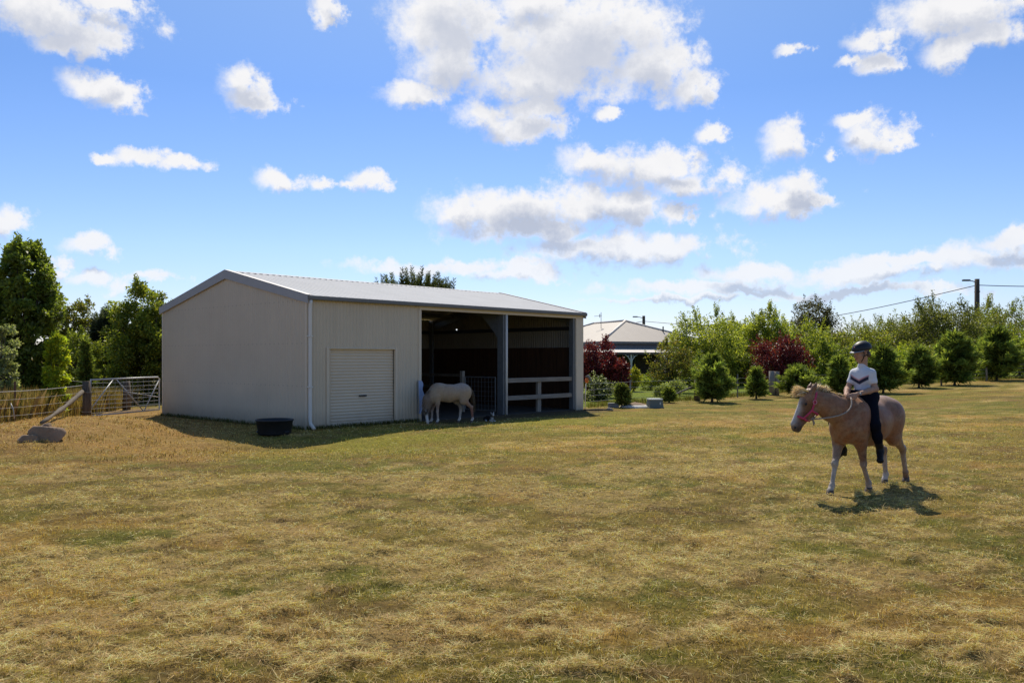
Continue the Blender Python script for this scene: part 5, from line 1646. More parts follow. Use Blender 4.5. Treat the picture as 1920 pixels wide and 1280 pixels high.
def pine(name, label, px, ytop, Y, hw, palette, n_candle=230, Lc=.45, group=None, seed=0, top=.12):
    """pine with upright candle shoots over a dense dark body"""
    rg = np.random.default_rng(seed + int(px))
    X, Y, z, H, R = spot(px, ytop, Y, hw)
    t = thing(name, label, 'pine tree', (X, Y, z), 0, group)
    mb = MB(); mb.tube([(0, 0, -.1), (0, 0, H * .4), (0, 0, H * .9)], [.03 * H, .022 * H, .01], 8)
    P = []; D = []; L = []; C = []; pal = np.array(palette)
    for i in range(n_candle):
        q = rg.random() ** .8; an = rg.random() * 2 * PI
        r = R * np.interp(q, [0, .2, .5, .8, 1], [.8, 1, .95, .3 + .7 * top + .25, top]) * math.sqrt(rg.uniform(.08, 1))
        c = np.array((math.cos(an) * r, math.sin(an) * r, H * (.06 + .86 * q)))
        st = np.array((0, 0, max(.1, c[2] - r * .8)))
        if i % 4 == 0: mb.tube([st, st * .5 + c * .5 - (0, 0, .05 * R), c], [.05, .03, .012], 5, False)
        ll = Lc * rg.uniform(.6, 1.25); d = unit((math.cos(an) * .18 * r / R + rg.normal(0, .06), math.sin(an) * .18 * r / R + rg.normal(0, .06), 1))
        n = 110
        f = rg.random(n); az_ = rg.random(n) * 2 * PI
        dd = np.stack([np.cos(az_), np.sin(az_), rg.uniform(.5, 1.3, n)], 1); dd /= np.linalg.norm(dd, axis=1, keepdims=True)
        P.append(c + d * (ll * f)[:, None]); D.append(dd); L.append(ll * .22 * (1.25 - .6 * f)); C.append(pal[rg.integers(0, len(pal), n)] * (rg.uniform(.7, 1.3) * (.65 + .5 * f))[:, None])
        n = 60                                   # bushy needles under the shoot
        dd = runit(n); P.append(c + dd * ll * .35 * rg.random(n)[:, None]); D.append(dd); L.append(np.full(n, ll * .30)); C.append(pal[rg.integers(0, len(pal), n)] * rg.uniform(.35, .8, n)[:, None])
    P = np.concatenate(P); D = np.concatenate(D); L = np.concatenate(L); C = np.concatenate(C)
    v, f, c = leaf_mesh(P, D, rg.normal(0, 1, (len(P), 3)), L, np.maximum(L * .17, .018), C)
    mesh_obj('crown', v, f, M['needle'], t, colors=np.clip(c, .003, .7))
    mb.build('trunk', M['bark'], t, smooth=True)
    return t


GR_D = [(0.1003, 0.1352, 0.029), (0.1368, 0.1775, 0.0343), (0.1732, 0.2113, 0.0396)]
GR_M = [(0.1313, 0.168, 0.0308), (0.1812, 0.216, 0.0374), (0.225, 0.252, 0.0418)]
GR_L = [(0.228, 0.2645, 0.0418), (0.3, 0.322, 0.0495), (0.348, 0.3565, 0.0572)]
GR_OL = [(0.1404, 0.1346, 0.0328), (0.1732, 0.1615, 0.039), (0.1123, 0.1184, 0.0281)]
LIME = [(0.297, 0.351, 0.0297), (0.405, 0.4185, 0.0338), (0.2295, 0.297, 0.0297)]
RED = [(0.13, 0.014, 0.026), (0.19, 0.026, 0.034), (0.06, 0.01, 0.018), (0.22, 0.05, 0.04)]
GREYG = [(0.2113, 0.2438, 0.1326), (0.2762, 0.2925, 0.1716), (0.1625, 0.195, 0.0936)]
CYP = [(0.1359, 0.1848, 0.0475), (0.1903, 0.2436, 0.0581), (0.2538, 0.294, 0.0686)]
CYPY = [(0.14, 0.182, 0.042), (0.098, 0.14, 0.042), (0.196, 0.21, 0.056)]
PINE_ = [(.055,.072,.045),(.075,.095,.055),(.10,.12,.065)]

# ---- left of the shed
broadleaf('tall_tree', 'tall dense dark green tree at the left edge behind the wire fence', 'tree', 46, 424, 24.0, 70, GR_D + GR_D + GR_M[:2], 38000, .115, .6, 'upper', .03, .22, 230, 70, .55, seed=1)
broadleaf('grey_shrub', 'pale grey-green shrub cut off by the left edge', 'shrub', 2, 588, 20.5, 36, GREYG, 7000, .075, .5, 'shrub', .05, .26, 60, 20, .5, seed=2)
broadleaf('lime_shrub', 'bright lime shrub glowing beside the tall dark tree', 'shrub', 106, 612, 23.3, 25, LIME, 11000, .075, .6, 'shrub', .0, .26, 100, 22, .4, seed=3)
broadleaf('round_tree', 'rounded olive tree farther off behind the tall dark tree', 'tree', 138, 540, 44.0, 46, GR_OL + GR_M[:1], 8000, .15, .6, 'round', .1, .25, 70, 24, .5, seed=4)
broadleaf('leafy_shrub', 'mid green leafy shrub between the lime shrub and the dark pine', 'shrub', 148, 612, 34.0, 46, GR_M, 9000, .105, .6, 'shrub', .04, .25, 70, 26, .5, seed=5)
conifer('young_conifer', 'slim green conifer standing just left of the dark pine', 'conifer', 160, 636, 31.5, 22, CYP + CYPY[:1], 120, 30, .17, seed=6)
pine('dark_pine', 'dark pine with upright shoots left of the bushy green tree', 207, 586, 36.0, 36, PINE_, 300, .62, seed=7, top=.5)
broadleaf('bushy_tree', 'dense bushy green tree with yellowish left side right against the shed', 'tree', 276, 520, 33.0, 70, GR_D + GR_M + GR_M + [(.26, .27, .035), (.30, .29, .04)], 44000, .115, .55, 'tall', .0, .22, 240, 50, .55, seed=8)
pine('pine', 'pine showing only its candle tips above the shed roof', 780, 524, 52.0, 70, [(.075, .09, .035), (.10, .115, .045), (.055, .07, .03)], 420, 1.05, seed=9, top=.85)

# ---- garden beside and behind the house
broadleaf('red_plum', 'dark red plum tree half hidden by the end of the shed', 'tree', 1122, 634, 37.0, 44, RED, 11000, .095, .6, 'round', .16, .26, 70, 30, .6, seed=10)
broadleaf('red_plum', 'low dark red shrub in front of the verandah post', 'shrub', 1164, 672, 36.0, 22, RED, 4000, .085, .6, 'shrub', .1, .3, 36, 12, .55, seed=11)
broadleaf('flower_bush', 'dark glossy bush with pale flecks low beside the shed end', 'shrub', 1118, 706, 33.5, 30, [(.045, .065, .02), (.06, .08, .024), (.05, .07, .02), (.30, .32, .26)], 4200, .075, .6, 'shrub', .02, .3, 40, 8, .4, seed=12)
broadleaf('yellow_shrub', 'rounded yellow-green shrub on the lawn below the verandah', 'shrub', 1187, 686, 43.0, 19, [(.22, .22, .02), (.28, .26, .03), (.15, .17, .02)], 4200, .075, .5, 'shrub', .02, .3, 40, 10, .55, seed=13)
broadleaf('hedge_shrub', 'low dark green hedge shrub right of the yellow shrub', 'shrub', 1220, 701, 45.0, 26, GR_M + LIME[:1], 4200, .075, .5, 'shrub', .02, .3, 40, 8, .6, seed=14)
broadleaf('small_tree', 'yellowish loose small tree in front of the house roof', 'tree', 1256, 640, 42.0, 46, [(.13, .14, .03), (.17, .155, .035), (.10, .12, .025), (.16, .12, .04)], 8500, .10, .6, 'round', .17, .25, 64, 34, .4, gap=.36, seed=15)
broadleaf('plum_tree', 'broad bright green tree right of the house roof', 'tree', 1330, 584, 50.0, 74, GR_M + GR_L, 19000, .125, .6, 'round', .12, .24, 110, 60, .5, seed=16)
broadleaf('green_tree', 'upright light green tree right of the broad bright green tree', 'tree', 1436, 573, 53.0, 52, GR_M + GR_L, 15000, .125, .6, 'tall', .08, .24, 100, 50, .5, seed=17)
broadleaf('dark_tree', 'tall dark bronze-green tree rising above the garden trees', 'tree', 1524, 545, 67.0, 48, [(.045, .050, .022), (.065, .062, .028), (.085, .075, .032)], 14000, .15, .5, 'round', .1, .26, 110, 22, .55, seed=18)
broadleaf('garden_tree', 'yellow-green tree in front of the tall dark tree', 'tree', 1502, 600, 57.0, 65, GR_L + GR_M, 15000, .125, .6, 'round', .05, .24, 100, 44, .5, seed=19)
broadleaf('red_plum', 'broad dark red plum tree left of the rider', 'tree', 1457, 632, 47.0, 60, RED, 15000, .105, .6, 'round', .12, .26, 90, 40, .6, seed=20)
broadleaf('shade_shrub', 'dark green shrub filling in below the bright trees', 'shrub', 1383, 636, 51.0, 40, GR_D + GR_M, 8000, .12, .6, 'shrub', .02, .26, 60, 18, .5, seed=21)
broadleaf('shade_shrub', 'dark green leafy shrub directly behind the rider back', 'shrub', 1552, 636, 50.0, 42, GR_D + GR_M, 9500, .115, .6, 'shrub', .02, .26, 70, 26, .5, seed=22)
broadleaf('lime_shrub', 'small lime shrub beside the rider left shoulder', 'shrub', 1592, 672, 46.0, 20, LIME + GR_M, 3200, .095, .6, 'shrub', .05, .3, 34, 14, .4, seed=23)

# ---- the thicket on the right
broadleaf('thicket_tree', 'olive green thicket tree behind the helmet', 'tree', 1612, 612, 63.0, 77, GR_OL + GR_M, 15000, .14, .6, 'shrub', .02, .24, 100, 40, .5, seed=24)
broadleaf('thicket_tree', 'dark olive thicket tree right of the helmet', 'tree', 1680, 600, 70.0, 67, GR_OL + GR_D, 14000, .15, .55, 'shrub', .02, .24, 90, 34, .6, seed=25)
broadleaf('open_tree', 'open branched pale green tree left of the street light pole', 'tree', 1772, 556, 64.0, 82, [(.11, .12, .032), (.14, .145, .040), (.08, .095, .026)], 19000, .14, .6, 'open', .06, .24, 120, 60, .45, gap=.22, seed=26)
broadleaf('thicket_tree', 'dark rounded thicket tree at the right edge', 'tree', 1892, 577, 68.0, 86, GR_OL + GR_D, 17000, .15, .55, 'shrub', .02, .24, 100, 40, .55, seed=27)
broadleaf('lime_shrub', 'lime topped shrub close to the right of the rider', 'shrub', 1690, 648, 52.0, 42, LIME + GR_M, 9000, .115, .6, 'shrub', .02, .26, 60, 26, .7, seed=28)
broadleaf('green_shrub', 'mid green shrub between two lime topped shrubs', 'shrub', 1752, 640, 56.0, 51, GR_M + GR_OL, 9500, .12, .6, 'shrub', .02, .26, 66, 26, .5, seed=29)
broadleaf('lime_shrub', 'lime topped shrub behind the second tall cypress from the right', 'shrub', 1832, 646, 50.0, 34, LIME + GR_M, 7000, .115, .6, 'shrub', .02, .26, 56, 24, .7, seed=30)
broadleaf('lime_shrub', 'lime topped shrub nearest the right edge', 'shrub', 1912, 630, 52.0, 40, LIME + GR_M, 8000, .115, .6, 'shrub', .02, .26, 60, 26, .7, seed=31)

broadleaf('thicket_tree', 'low olive thicket tree farthest back beside the bare hill', 'tree', 1640, 610, 78.0, 74, GR_OL + GR_D, 11000, .17, .55, 'shrub', .02, .24, 80, 24, .5, seed=32)
broadleaf('thicket_tree', 'olive thicket tree left of the open branched tree', 'tree', 1718, 590, 74.0, 65, GR_OL + GR_M, 12000, .16, .55, 'shrub', .02, .24, 80, 30, .5, seed=33)
broadleaf('thicket_tree', 'mid green thicket tree at the foot of the street light pole', 'tree', 1842, 572, 74.0, 72, GR_OL + GR_M, 13000, .16, .55, 'shrub', .02, .24, 90, 34, .5, seed=34)
broadleaf('garden_tree', 'bright green tree filling the gap behind the broad bright tree', 'tree', 1388, 592, 57.0, 65, GR_M + GR_L, 13000, .135, .6, 'round', .04, .24, 90, 40, .5, seed=35)
broadleaf('shade_shrub', 'green shrub low behind the large spreading cypress', 'shrub', 1300, 668, 47.0, 44, GR_M + GR_D, 8000, .11, .6, 'shrub', .02, .26, 60, 18, .5, seed=36)

# ---- row of young cypresses along the fence
def base_Y(px, py): return ground_at(px, py).y


cyp = [(1166, 722, 764, 20, CYPY, 'thin yellowish seedling cypress behind the grey block', 90, 22, .13),
       (1254, 728, 755, 17, CYP, 'smallest dark cypress beside the grey-green box', 80, 22, .12),
       (1335, 668, 754, 46, CYP, 'spreading dark cypress in front of the timber strainer post', 190, 46, .20),
       (1418, 690, 748, 26, CYP, 'small cypress on a bare stem left of the thick grey post', 110, 30, .16),
       (1496, 690, 744, 46, CYP + CYPY[:1], 'low wide feathery cypress behind the pony mane', 130, 40, .20),
       (1573, 672, 746, 32, CYP, 'cypress directly in front of the rider knees', 130, 34, .20),
       (1656, 654, 737, 44, CYP, 'dense cypress behind the pony rump', 190, 44, .24),
       (1723, 654, 727, 38, CYP, 'cypress on a short stem, first one clear right of the pony', 170, 40, .24),
       (1790, 628, 722, 50, CYP, 'tall cypress casting a broad shadow, middle of the three at right', 210, 48, .28),
       (1869, 618, 713, 52, CYP, 'tall cypress with dark heart, last full one before the right edge', 220, 48, .28),
       (1938, 620, 708, 52, CYP, 'cypress cut off by the right edge', 200, 44, .28)]
for i, (px, yt, yb, hw, pal, lab, nb, sp_, lf) in enumerate(cyp):
    g = ground_at(px, yb)
    conifer('young_cypress', lab, 'cypress', px, yt, g.y, hw, pal, int(nb * .55), sp_, lf * 1.45, group='young cypresses along the right-hand fence', seed=40 + i)
# ================================================================== left-hand gate and fence
gp0 = Vector((-11.42, 22.72, 0)); gp1 = Vector((-10.52, 25.35, 0))
zg = hz(gp0.x, gp0.y)
lf = thing('wire_fence', 'old wire fence with a braced strainer post on the left', 'fence', (gp0.x, gp0.y, zg))
def rel(p): return Vector(p) - Vector((gp0.x, gp0.y, zg))
m = MB(); m.tube([(0, 0, -.1), (.005, 0, .5), (-.005, .0, 1.04)], [.112, .105, .100], 14); settag(m.build('strainer_post', M['wood_dark'], lf, smooth=True), 'thick round timber gate post')
foot = ground_at(78, 800)
la = rel((foot.x, foot.y, foot.z + .08)); lb = rel((gp0.x - .03, gp0.y - .06, zg + .80)); lpts = []; lrad = []
for i in range(15):
    t = i / 14; w_ = .03 * math.sin(t * 5.2) + .012 * math.sin(t * 17)
    lpts.append(la.lerp(lb, t) + Vector((.4 * w_, w_, -.035 * math.sin(PI * t) + .5 * w_))); lrad.append(.036 + .024 * t + .007 * math.sin(t * 23) + (.012 if i in (5, 10) else 0))
m = MB(); m.tube(lpts, lrad, 10)
settag(m.build('brace_log', M['wood_log'], lf, smooth=True), 'leaning weathered brace log')
far_ = at(-40, 763, 16.6)
top0 = Vector((gp0.x, gp0.y, zg + .93)); top1 = Vector((far_.x, far_.y, far_.z))
for k, (za, zb_) in enumerate(((.93, .70), (.74, .53), (.55, .36), (.34, .20), (.14, .06))):
    a = Vector((gp0.x - .05, gp0.y - .05, zg + za)); b = Vector((top1.x, top1.y, hz(top1.x, top1.y) + zb_))
    m = MB(); m.tube([rel(a.lerp(b, t / 8) - Vector((0, 0, .03 * math.sin(PI * t / 8)))) for t in range(9)], .009 if k == 0 else .0045, 6); m.build('wire', M['wire'], lf)
for (px, py, Yd, zt) in ((110, 768, 24.6, 1.05), (28, 800, 18.7, .86)):
    p = at(px, py, Yd); zz = hz(p.x, p.y)
    m = MB(); m.prism([(-.022, -.004), (.022, -.004), (.022, .004), (.004, .004), (.004, .03), (-.004, .03), (-.004, .004), (-.022, .004)], 2, -.1, zt)
    o = m.build('star_picket', M['rust'], lf); o.location = rel((p.x, p.y, zz))
m = MB(); pp = [rel(at(20, 756, 17.6)), rel(at(25, 768, 17.6)), rel(at(27, 785, 17.6))]; m.tube(pp, .012, 6); settag(m.build('loose_wire', M['wire'], lf, smooth=True), 'bent loop of loose wire')
for zt in (.22, .74):
    m = MB(); m.tube([Vector((0, 0, zt)) + Vector((math.cos(a), math.sin(a), .02 * math.sin(3 * a))) * .112 for a in np.linspace(0, 2 * PI, 16)], .006, 5, False); m.build('tie_wire', M['wire'], lf)
# a second, higher strand running back from the post
bk = at(100, 711, 27.0)
m = MB(); m.tube([rel(top0 + Vector((0, 0, .08))), rel(bk)], .007, 5); m.build('wire', M['wire'], lf)

gate = thing('farm_gate', 'galvanised pipe farm gate closed between timber post and shed corner', 'gate', (gp0.x, gp0.y, zg))
gu = (gp1 - gp0).normalized(); GL = (gp1 - gp0).length - .10
def gpt(t, z): return gu * (t + .14) + Vector((0, 0, z))
GL2 = GL - .10
m = MB()
zb0, zt0 = .10, 1.07
m.tube([gpt(0, zb0), gpt(0, zt0), gpt(GL2 - .06, zt0 + .02), gpt(GL2, zt0 - .03), gpt(GL2, zb0 + .02), gpt(0, zb0)], .024, 10); m.build('gate_frame', M['gate'], gate, smooth=True)
for (a, za, b, zb_) in ((.02, .30, .80, zt0), (.90, zt0, 1.95, zb0), (1.95, zb0, GL2, zt0 - .04)):
    m = MB(); m.tube([gpt(a, za), gpt(b, zb_)], .017, 8); m.build('brace_bar', M['gate'], gate, smooth=True)
for i in range(8):
    z_ = zb0 + (zt0 - zb0) * (i + .6) / 8.4
    m = MB(); m.tube([gpt(0, z_), gpt(GL2 * .5, z_ - .006), gpt(GL2, z_)], .0065, 6); m.build('gate_wire', M['gate'], gate)
m = MB()
for i in range(1, 12): m.tube([gpt(GL2 * i / 12, zb0), gpt(GL2 * i / 12, zt0)], .0028, 4)
settag(m.build('mesh_uprights', M['gate'], gate), kind=None)
m = MB(); m.tube([gpt(1.15, .72), gpt(GL2 - .05, .50)], .013, 7); settag(m.build('loose_bar', M['gate'], gate), 'loose diagonal bar across the gate')
hp_ = Vector((gp1.x + .06, gp1.y + .12, 0))
m = MB(); m.bbox((-.05, -.05, -.1), (.05, .05, 1.15), .012); o = m.build('latch_post', M['wood_dark'], gate); o.location = hp_ - Vector((gp0.x, gp0.y, zg))
# stump-like post behind the gate
pb = at(237, 765, 27.5); o = thing('timber_post', 'dark stubby timber post seen through the farm gate', 'post', (pb.x, pb.y, hz(pb.x, pb.y)))
m = MB(); m.tube([(0, 0, -.1), (.02, 0, .5), (0, 0, .95)], [.13, .12, .11], 12); m.build('post', M['wood_dark'], o, smooth=True)

# rocks at the foot of the brace
def rock(px, py, sx, sy, sz, label, seed, rz):
    g = ground_at(px, py); rg = np.random.default_rng(seed)
    nu, nv = 40, 22; V = []; Fc = []
    pn = rg.normal(0, 1, (15, 3)); pn[0] = (.12, .10, 1); pn[1] = (-.25, -1, .15); pn[2] = (.8, -.6, .3); pn /= np.linalg.norm(pn, axis=1, keepdims=True); ph_ = rg.uniform(.72, 1.0, 15); ph_[:3] = (.80, .70, .80)
    for j in range(nv + 1):
        th = PI * j / nv
        for i in range(nu):
            ph = 2 * PI * i / nu
            d = np.array((math.sin(th) * math.cos(ph), math.sin(th) * math.sin(ph), math.cos(th)))
            dn = pn @ d; k = min(1.15, float(np.min(np.where(dn > .05, ph_ / np.maximum(dn, .05), 9))))
            k *= 1 + .10 * (fbm(np.array([d[0] * 5 + seed]), np.array([d[1] * 5 + d[2] * 4]), seed, 3)[0] - .5)
            V.append(d * k * (sx, sy, sz))
    for j in range(nv):
        for i in range(nu): Fc.append((j * nu + i, j * nu + (i + 1) % nu, (j + 1) * nu + (i + 1) % nu, (j + 1) * nu + i))
    o = mesh_obj('rock', np.array(V), np.array(Fc)[:, ::-1], M['rock'], smooth=False)
    o.location = (g.x, g.y, g.z + sz * .16); o.rotation_euler = (0, 0, rz)
    return settag(o, label, 'rock', 'rocks at the foot of the brace log')


rock(88, 824, .30, .24, .24, 'large angular rock lying in front of the brace log', 5, .3)
rock(72, 812, .16, .13, .13, 'small pale rock under the lower end of the brace log', 9, 1.0)
rock(87, 805, .13, .12, .12, 'small brown rock just behind the pale one', 12, 2.0)
rock(58, 826, .20, .16, .10, 'low dark rock left of the large rock', 15, .8)

# ================================================================== right-hand fence
def fence_pt(px, py): return ground_at(px, py)
pA = Vector((2.62, 28.75, 0)); posts = [('A', pA)]
f0 = fence_pt(1182, 757); f1 = fence_pt(1307, 751); f2 = fence_pt(1383, 745); f3 = fence_pt(1447, 741); f4 = fence_pt(1511, 737)
rfn = thing('wire_fence', 'post and wire fence along the garden right of the shed', 'fence', (f0.x, f0.y, f0.z))
def rr(p): return Vector(p) - Vector((f0.x, f0.y, f0.z))
for p, zt in ((f0, .88), (f2, 1.0)):
    m = MB(); m.prism([(-.026, -.006), (.026, -.006), (.026, .006), (.006, .006), (.006, .04), (-.006, .04), (-.006, .006), (-.026, .006)], 2, -.1, zt)
    o = m.build('star_picket', M['galv'], rfn); o.location = rr(p)
m = MB(); m.tube([(0, 0, -.1), (0, 0, .82)], [.125, .115], 12); o = m.build('strainer_post', M['wood_dark'], rfn, smooth=True); o.location = rr(f1); settag(o, 'dark round strainer post')
m = MB(); m.tube([(0, 0, -.1), (0, 0, 1.08)], [.13, .125], 12); m.tube([(.24, .05, -.1), (.24, .05, 1.06)], [.11, .105], 12); o = m.build('thick_post', M['wood_grey'], rfn, smooth=True); o.location = rr(f3); settag(o, 'doubled thick grey post')
m = MB(); m.tube([(0, 0, -.1), (0, 0, 1.02)], .028, 8); m.lathe([(.0, 1.10), (.045, 1.09), (.05, 1.02), (.03, 1.0)], 10); o = m.build('white_post', M['pipe'], rfn, smooth=True); o.location = rr(f4); settag(o, 'slim white post with a cap')
bf = fence_pt(1243, 751)
m = MB(); m.tube([rr((bf.x, bf.y, bf.z + .03)), rr(f1 + Vector((-.08, 0, .60)))], .035, 8); settag(m.build('brace_rail', M['wood_rail'], rfn, smooth=True), 'pale diagonal brace rail')
f5 = fence_pt(1660, 733); f6 = fence_pt(1765, 722); f7 = fence_pt(1850, 714)
for p in (f6, f7):
    m = MB(); m.tube([(0, 0, -.1), (0, 0, .95)], .05, 8); o = m.build('star_picket', M['wood_grey'], rfn, smooth=True); o.location = rr(p)
chain = [pA, f0, f1, f2, f3, f4, f5, f6, f7, Vector((60, 52, 1.4))]
for zz in (.82, .62, .42, .22):
    m = MB(); m.tube([rr((p.x, p.y, hz(p.x, p.y) + zz)) for p in chain], .006, 5); m.build('wire', M['wire'], rfn)
# slim post with an orange and dark cap at the end of the shed
pc = ground_at(1097, 766)
wp_ = thing('marker_post', 'slim pale post with an orange and dark bird-like cap beside the shed', 'post', (pc.x, pc.y, pc.z))
m = MB(); m.tube([(0, 0, -.05), (.01, 0, .5), (.035, 0, .86)], .016, 8); m.build('post', M['pipe'], wp_, smooth=True)
m = MB(); m.lathe([(.0, 1.04), (.05, 1.02), (.065, .95), (.055, .88), (.02, .86)], 12, (.06, 0, 0)); m.build('cap', M['orange'], wp_, smooth=True)
m = MB(); m.tube([(.02, 0, 1.06), (.09, 0, 1.10), (.17, 0, .99), (.21, 0, .90)], [.03, .05, .04, .015], 8); m.build('hood', M['stone'], wp_, smooth=True)
# trodden stick and rubble beside the shed end
g_ = ground_at(1112, 770); sk = thing('fallen_stick', 'dark stick with a pale knotted end lying beside the shed', 'stick', (g_.x, g_.y, g_.z))
m = MB(); m.tube([(-.30, .06, .02), (.15, .0, .035), (.42, -.05, .03)], [.03, .035, .03], 8); m.build('shaft', M['wood_dark'], sk, smooth=True)
m = MB(); m.tube([(.42, -.05, .03), (.50, -.04, .06), (.58, -.07, .04), (.64, -.04, .02)], [.035, .06, .05, .02], 8); m.build('knot', M['wood_grey'], sk, smooth=True)

# concrete lid with gravel, grey-green box and grey block
g_ = ground_at(1192, 763.5)
lid = thing('tank_lid', 'round pale concrete tank lid heaped with gravel in the grass', 'tank lid', (g_.x, g_.y, g_.z))
m = MB(); m.lathe([(0, .10), (.40, .085), (.52, .05), (.56, .0), (.57, -.05)], 36); m.build('slab', M['concrete'], lid, smooth=True)
m = MB(); rg = np.random.default_rng(3)
V = []; Fc = []
for i in range(30):
    for j in range(6):
        a = 2 * PI * i / 30; r = .30 * j / 5; V.append((math.cos(a) * r * 1.25, math.sin(a) * r, .10 + .07 * (1 - j / 5) + .02 * rg.random() - (.03 if j == 5 else 0)))
for i in range(30):
    for j in range(5): Fc.append((i * 6 + j, i * 6 + j + 1, ((i + 1) % 30) * 6 + j + 1, ((i + 1) % 30) * 6 + j))
settag(mesh_obj('gravel', np.array(V), np.array(Fc), M['rock'], lid), kind='stuff')
g_ = ground_at(1229.5, 765.5)
bx_ = thing('valve_box', 'grey-green plastic box with pale lid beside the concrete tank lid', 'box', (g_.x, g_.y + .2, g_.z), .12)
m = MB(); a, b, h_ = .25, .205, .30
vs = [(-a, -a, -.02), (a, -a, -.02), (a, a, -.02), (-a, a, -.02), (-b, -b, h_), (b, -b, h_), (b, b, h_), (-b, b, h_)]
m.add(vs, [(0, 3, 2, 1), (0, 1, 5, 4), (1, 2, 6, 5), (2, 3, 7, 6), (3, 0, 4, 7), (4, 5, 6, 7)]); m.build('body', M['greybox'], bx_)
m = MB(); m.bbox((-a - .008, -a - .008, .0), (a + .008, a + .008, .035), .008); m.build('foot_flange', M['greybox'], bx_)
m = MB(); m.bbox((-b - .02, -b - .02, h_ - .02), (b + .02, b + .02, h_ + .025), .01); m.build('lid', M['boxlid'], bx_)
m = MB(); m.bbox((.10, -.246, .13), (.145, -.222, .21), .004); m.build('latch', M['boxlid'], bx_)
g_ = ground_at(1151, 764.5)
bk_ = thing('block', 'low dark grey block in the grass left of the tank lid', 'block', (g_.x, g_.y + .15, g_.z), -.08)
m = MB(); m.bbox((-.185, -.14, -.03), (.185, .14, .15), .015); m.build('slab', M['stone'], bk_)
m = MB(); m.bbox((-.175, -.13, .152), (.175, .13, .165), .004); m.build('top', M['greybox'], bk_)
# boulders of the garden bed
for i, (px, py, s, lab) in enumerate(((1236, 724, .34, 'pale grey boulder at the left end of the garden bed'), (1262, 723, .26, 'grey boulder in the middle of the garden bed'))):
    g = ground_at(px, py); o = rock(px, py, s, s * .8, s * .45, lab, 20 + i, i); o['group'] = 'boulders in the garden bed'
broadleaf('bed_plant', 'low grey-green plant in the garden bed under the small tree', 'plant', 1268, 714, 38.5, 22, GREYG + GR_M, 2200, .07, .5, 'shrub', .0, .35, 26, 6, .4, seed=61)
broadleaf('bed_plant', 'low fresh green plant beside the pale boulder', 'plant', 1240, 717, 38.0, 14, GR_M + GREYG, 1600, .07, .5, 'shrub', .0, .35, 22, 6, .4, seed=62)

# ================================================================== house beyond the garden
hC = np.array((6.43, 60.0)); hu = unit(np.array((.92, .39))); hv = np.array((-hu[1], hu[0])); HW, HLEN = 9.0, 14.0
hz0 = hz(8.0, 62.0) * 0.5
house = thing('house', 'weatherboard house with pale hipped iron roof beyond the garden', 'house', (hC[0], hC[1], 0), math.atan2(hu[1], hu[0]))
EV, AP = 2.87, 4.57
m = MB(); m.bbox((.55, .55, -.5), (HW - .55, HLEN - .55, EV - .02), .01); m.build('wall', M['house_brick'], house)
def hip(lo, hi, z0, zr, inset, name, mat, pit=.16):
    """corrugated hip roof over the rectangle lo..hi"""
    V = []; Fc = []
    (x0, y0), (x1, y1) = lo, hi; hw_ = (x1 - x0) / 2; k = (zr - z0) / hw_
    def strip(f):
        nonlocal V, Fc
        n = 90
        for i in range(n + 1):
            a, b = f(i / n); w = .012 * math.sin(i * PI * .9)
            V.append((a[0], a[1], a[2] + w)); V.append((b[0], b[1], b[2] + w))
        b0 = len(V) - 2 * (n + 1)
        for i in range(n): Fc.append((b0 + 2 * i, b0 + 2 * i + 2, b0 + 2 * i + 3, b0 + 2 * i + 1))
    xm = (x0 + x1) / 2
    def front(t):
        x = x0 + (x1 - x0) * t; d = min(x - x0, x1 - x); return (x, y0, z0), (x, y0 + d, z0 + d * k)
    def back(t):
        x = x1 - (x1 - x0) * t; d = min(x - x0, x1 - x); return (x, y1, z0), (x, y1 - d, z0 + d * k)
    def left(t):
        y = y1 - (y1 - y0) * t; d = min(y - y0, y1 - y, hw_); return (x0, y, z0), (x0 + d, y, z0 + d * k)
    def right(t):
        y = y0 + (y1 - y0) * t; d = min(y - y0, y1 - y, hw_); return (x1, y, z0), (x1 - d, y, z0 + d * k)
    for f in (front, back, left, right): strip(f)
    return mesh_obj(name, np.array(V), np.array(Fc), mat, house)


rf_ = hip((-.1, -.1), (HW + .1, HLEN + .1), EV, AP, 4.5, 'roof', M['house_roof'])
for (a, b) in (((0, 0, EV), (HW / 2, HW / 2, AP)), ((HW, 0, EV), (HW / 2, HW / 2, AP)), ((0, HLEN, EV), (HW / 2, HLEN - HW / 2, AP)), ((HW / 2, HW / 2, AP), (HW / 2, HLEN - HW / 2, AP))):
    m = MB(); m.tube([Vector(a) + Vector((0, 0, .03)), Vector(b) + Vector((0, 0, .03))], .09, 6); m.build('ridge_cap', M['house_cap'], rf_, smooth=True)
# fascia, upper wall band and verandah
for (lo, hi) in (((-.12, -.16, EV - .13), (HW + .12, -.11, EV + .015)), ((-.16, -.10, EV - .13), (-.11, HLEN + .1, EV + .015))):
    m = MB(); m.bbox(lo, hi, .01); m.build('fascia', M['stone'], house)
m = MB(); m.bbox((.02, .02, 2.40), (HW - .02, .10, EV - .08), .01); m.bbox((.02, .102, 2.40), (.10, HLEN - .02, EV - .08), .01); m.build('upper_wall', M['blueband'], house)
m = MB(); m.bbox((.0, .0, 2.58), (HW, .018, 2.66), .004); m.bbox((.0, .02, 2.58), (.018, HLEN, 2.66), .004); m.build('trim_band', M['house_wall'], house)
VD = 1.7
vr = MB()
V = []; Fc = []
for (a, b) in ((((-VD, -VD, 2.10), (.0, .0, 2.40)), ((HW + VD, -VD, 2.10), (HW, .0, 2.40))), (((-VD, HLEN, 2.10), (.0, HLEN, 2.40)), ((-VD, -VD, 2.10), (.0, .0, 2.40)))):
    i = len(V); V += [a[0], b[0], b[1], a[1]]; Fc.append((i, i + 1, i + 2, i + 3))
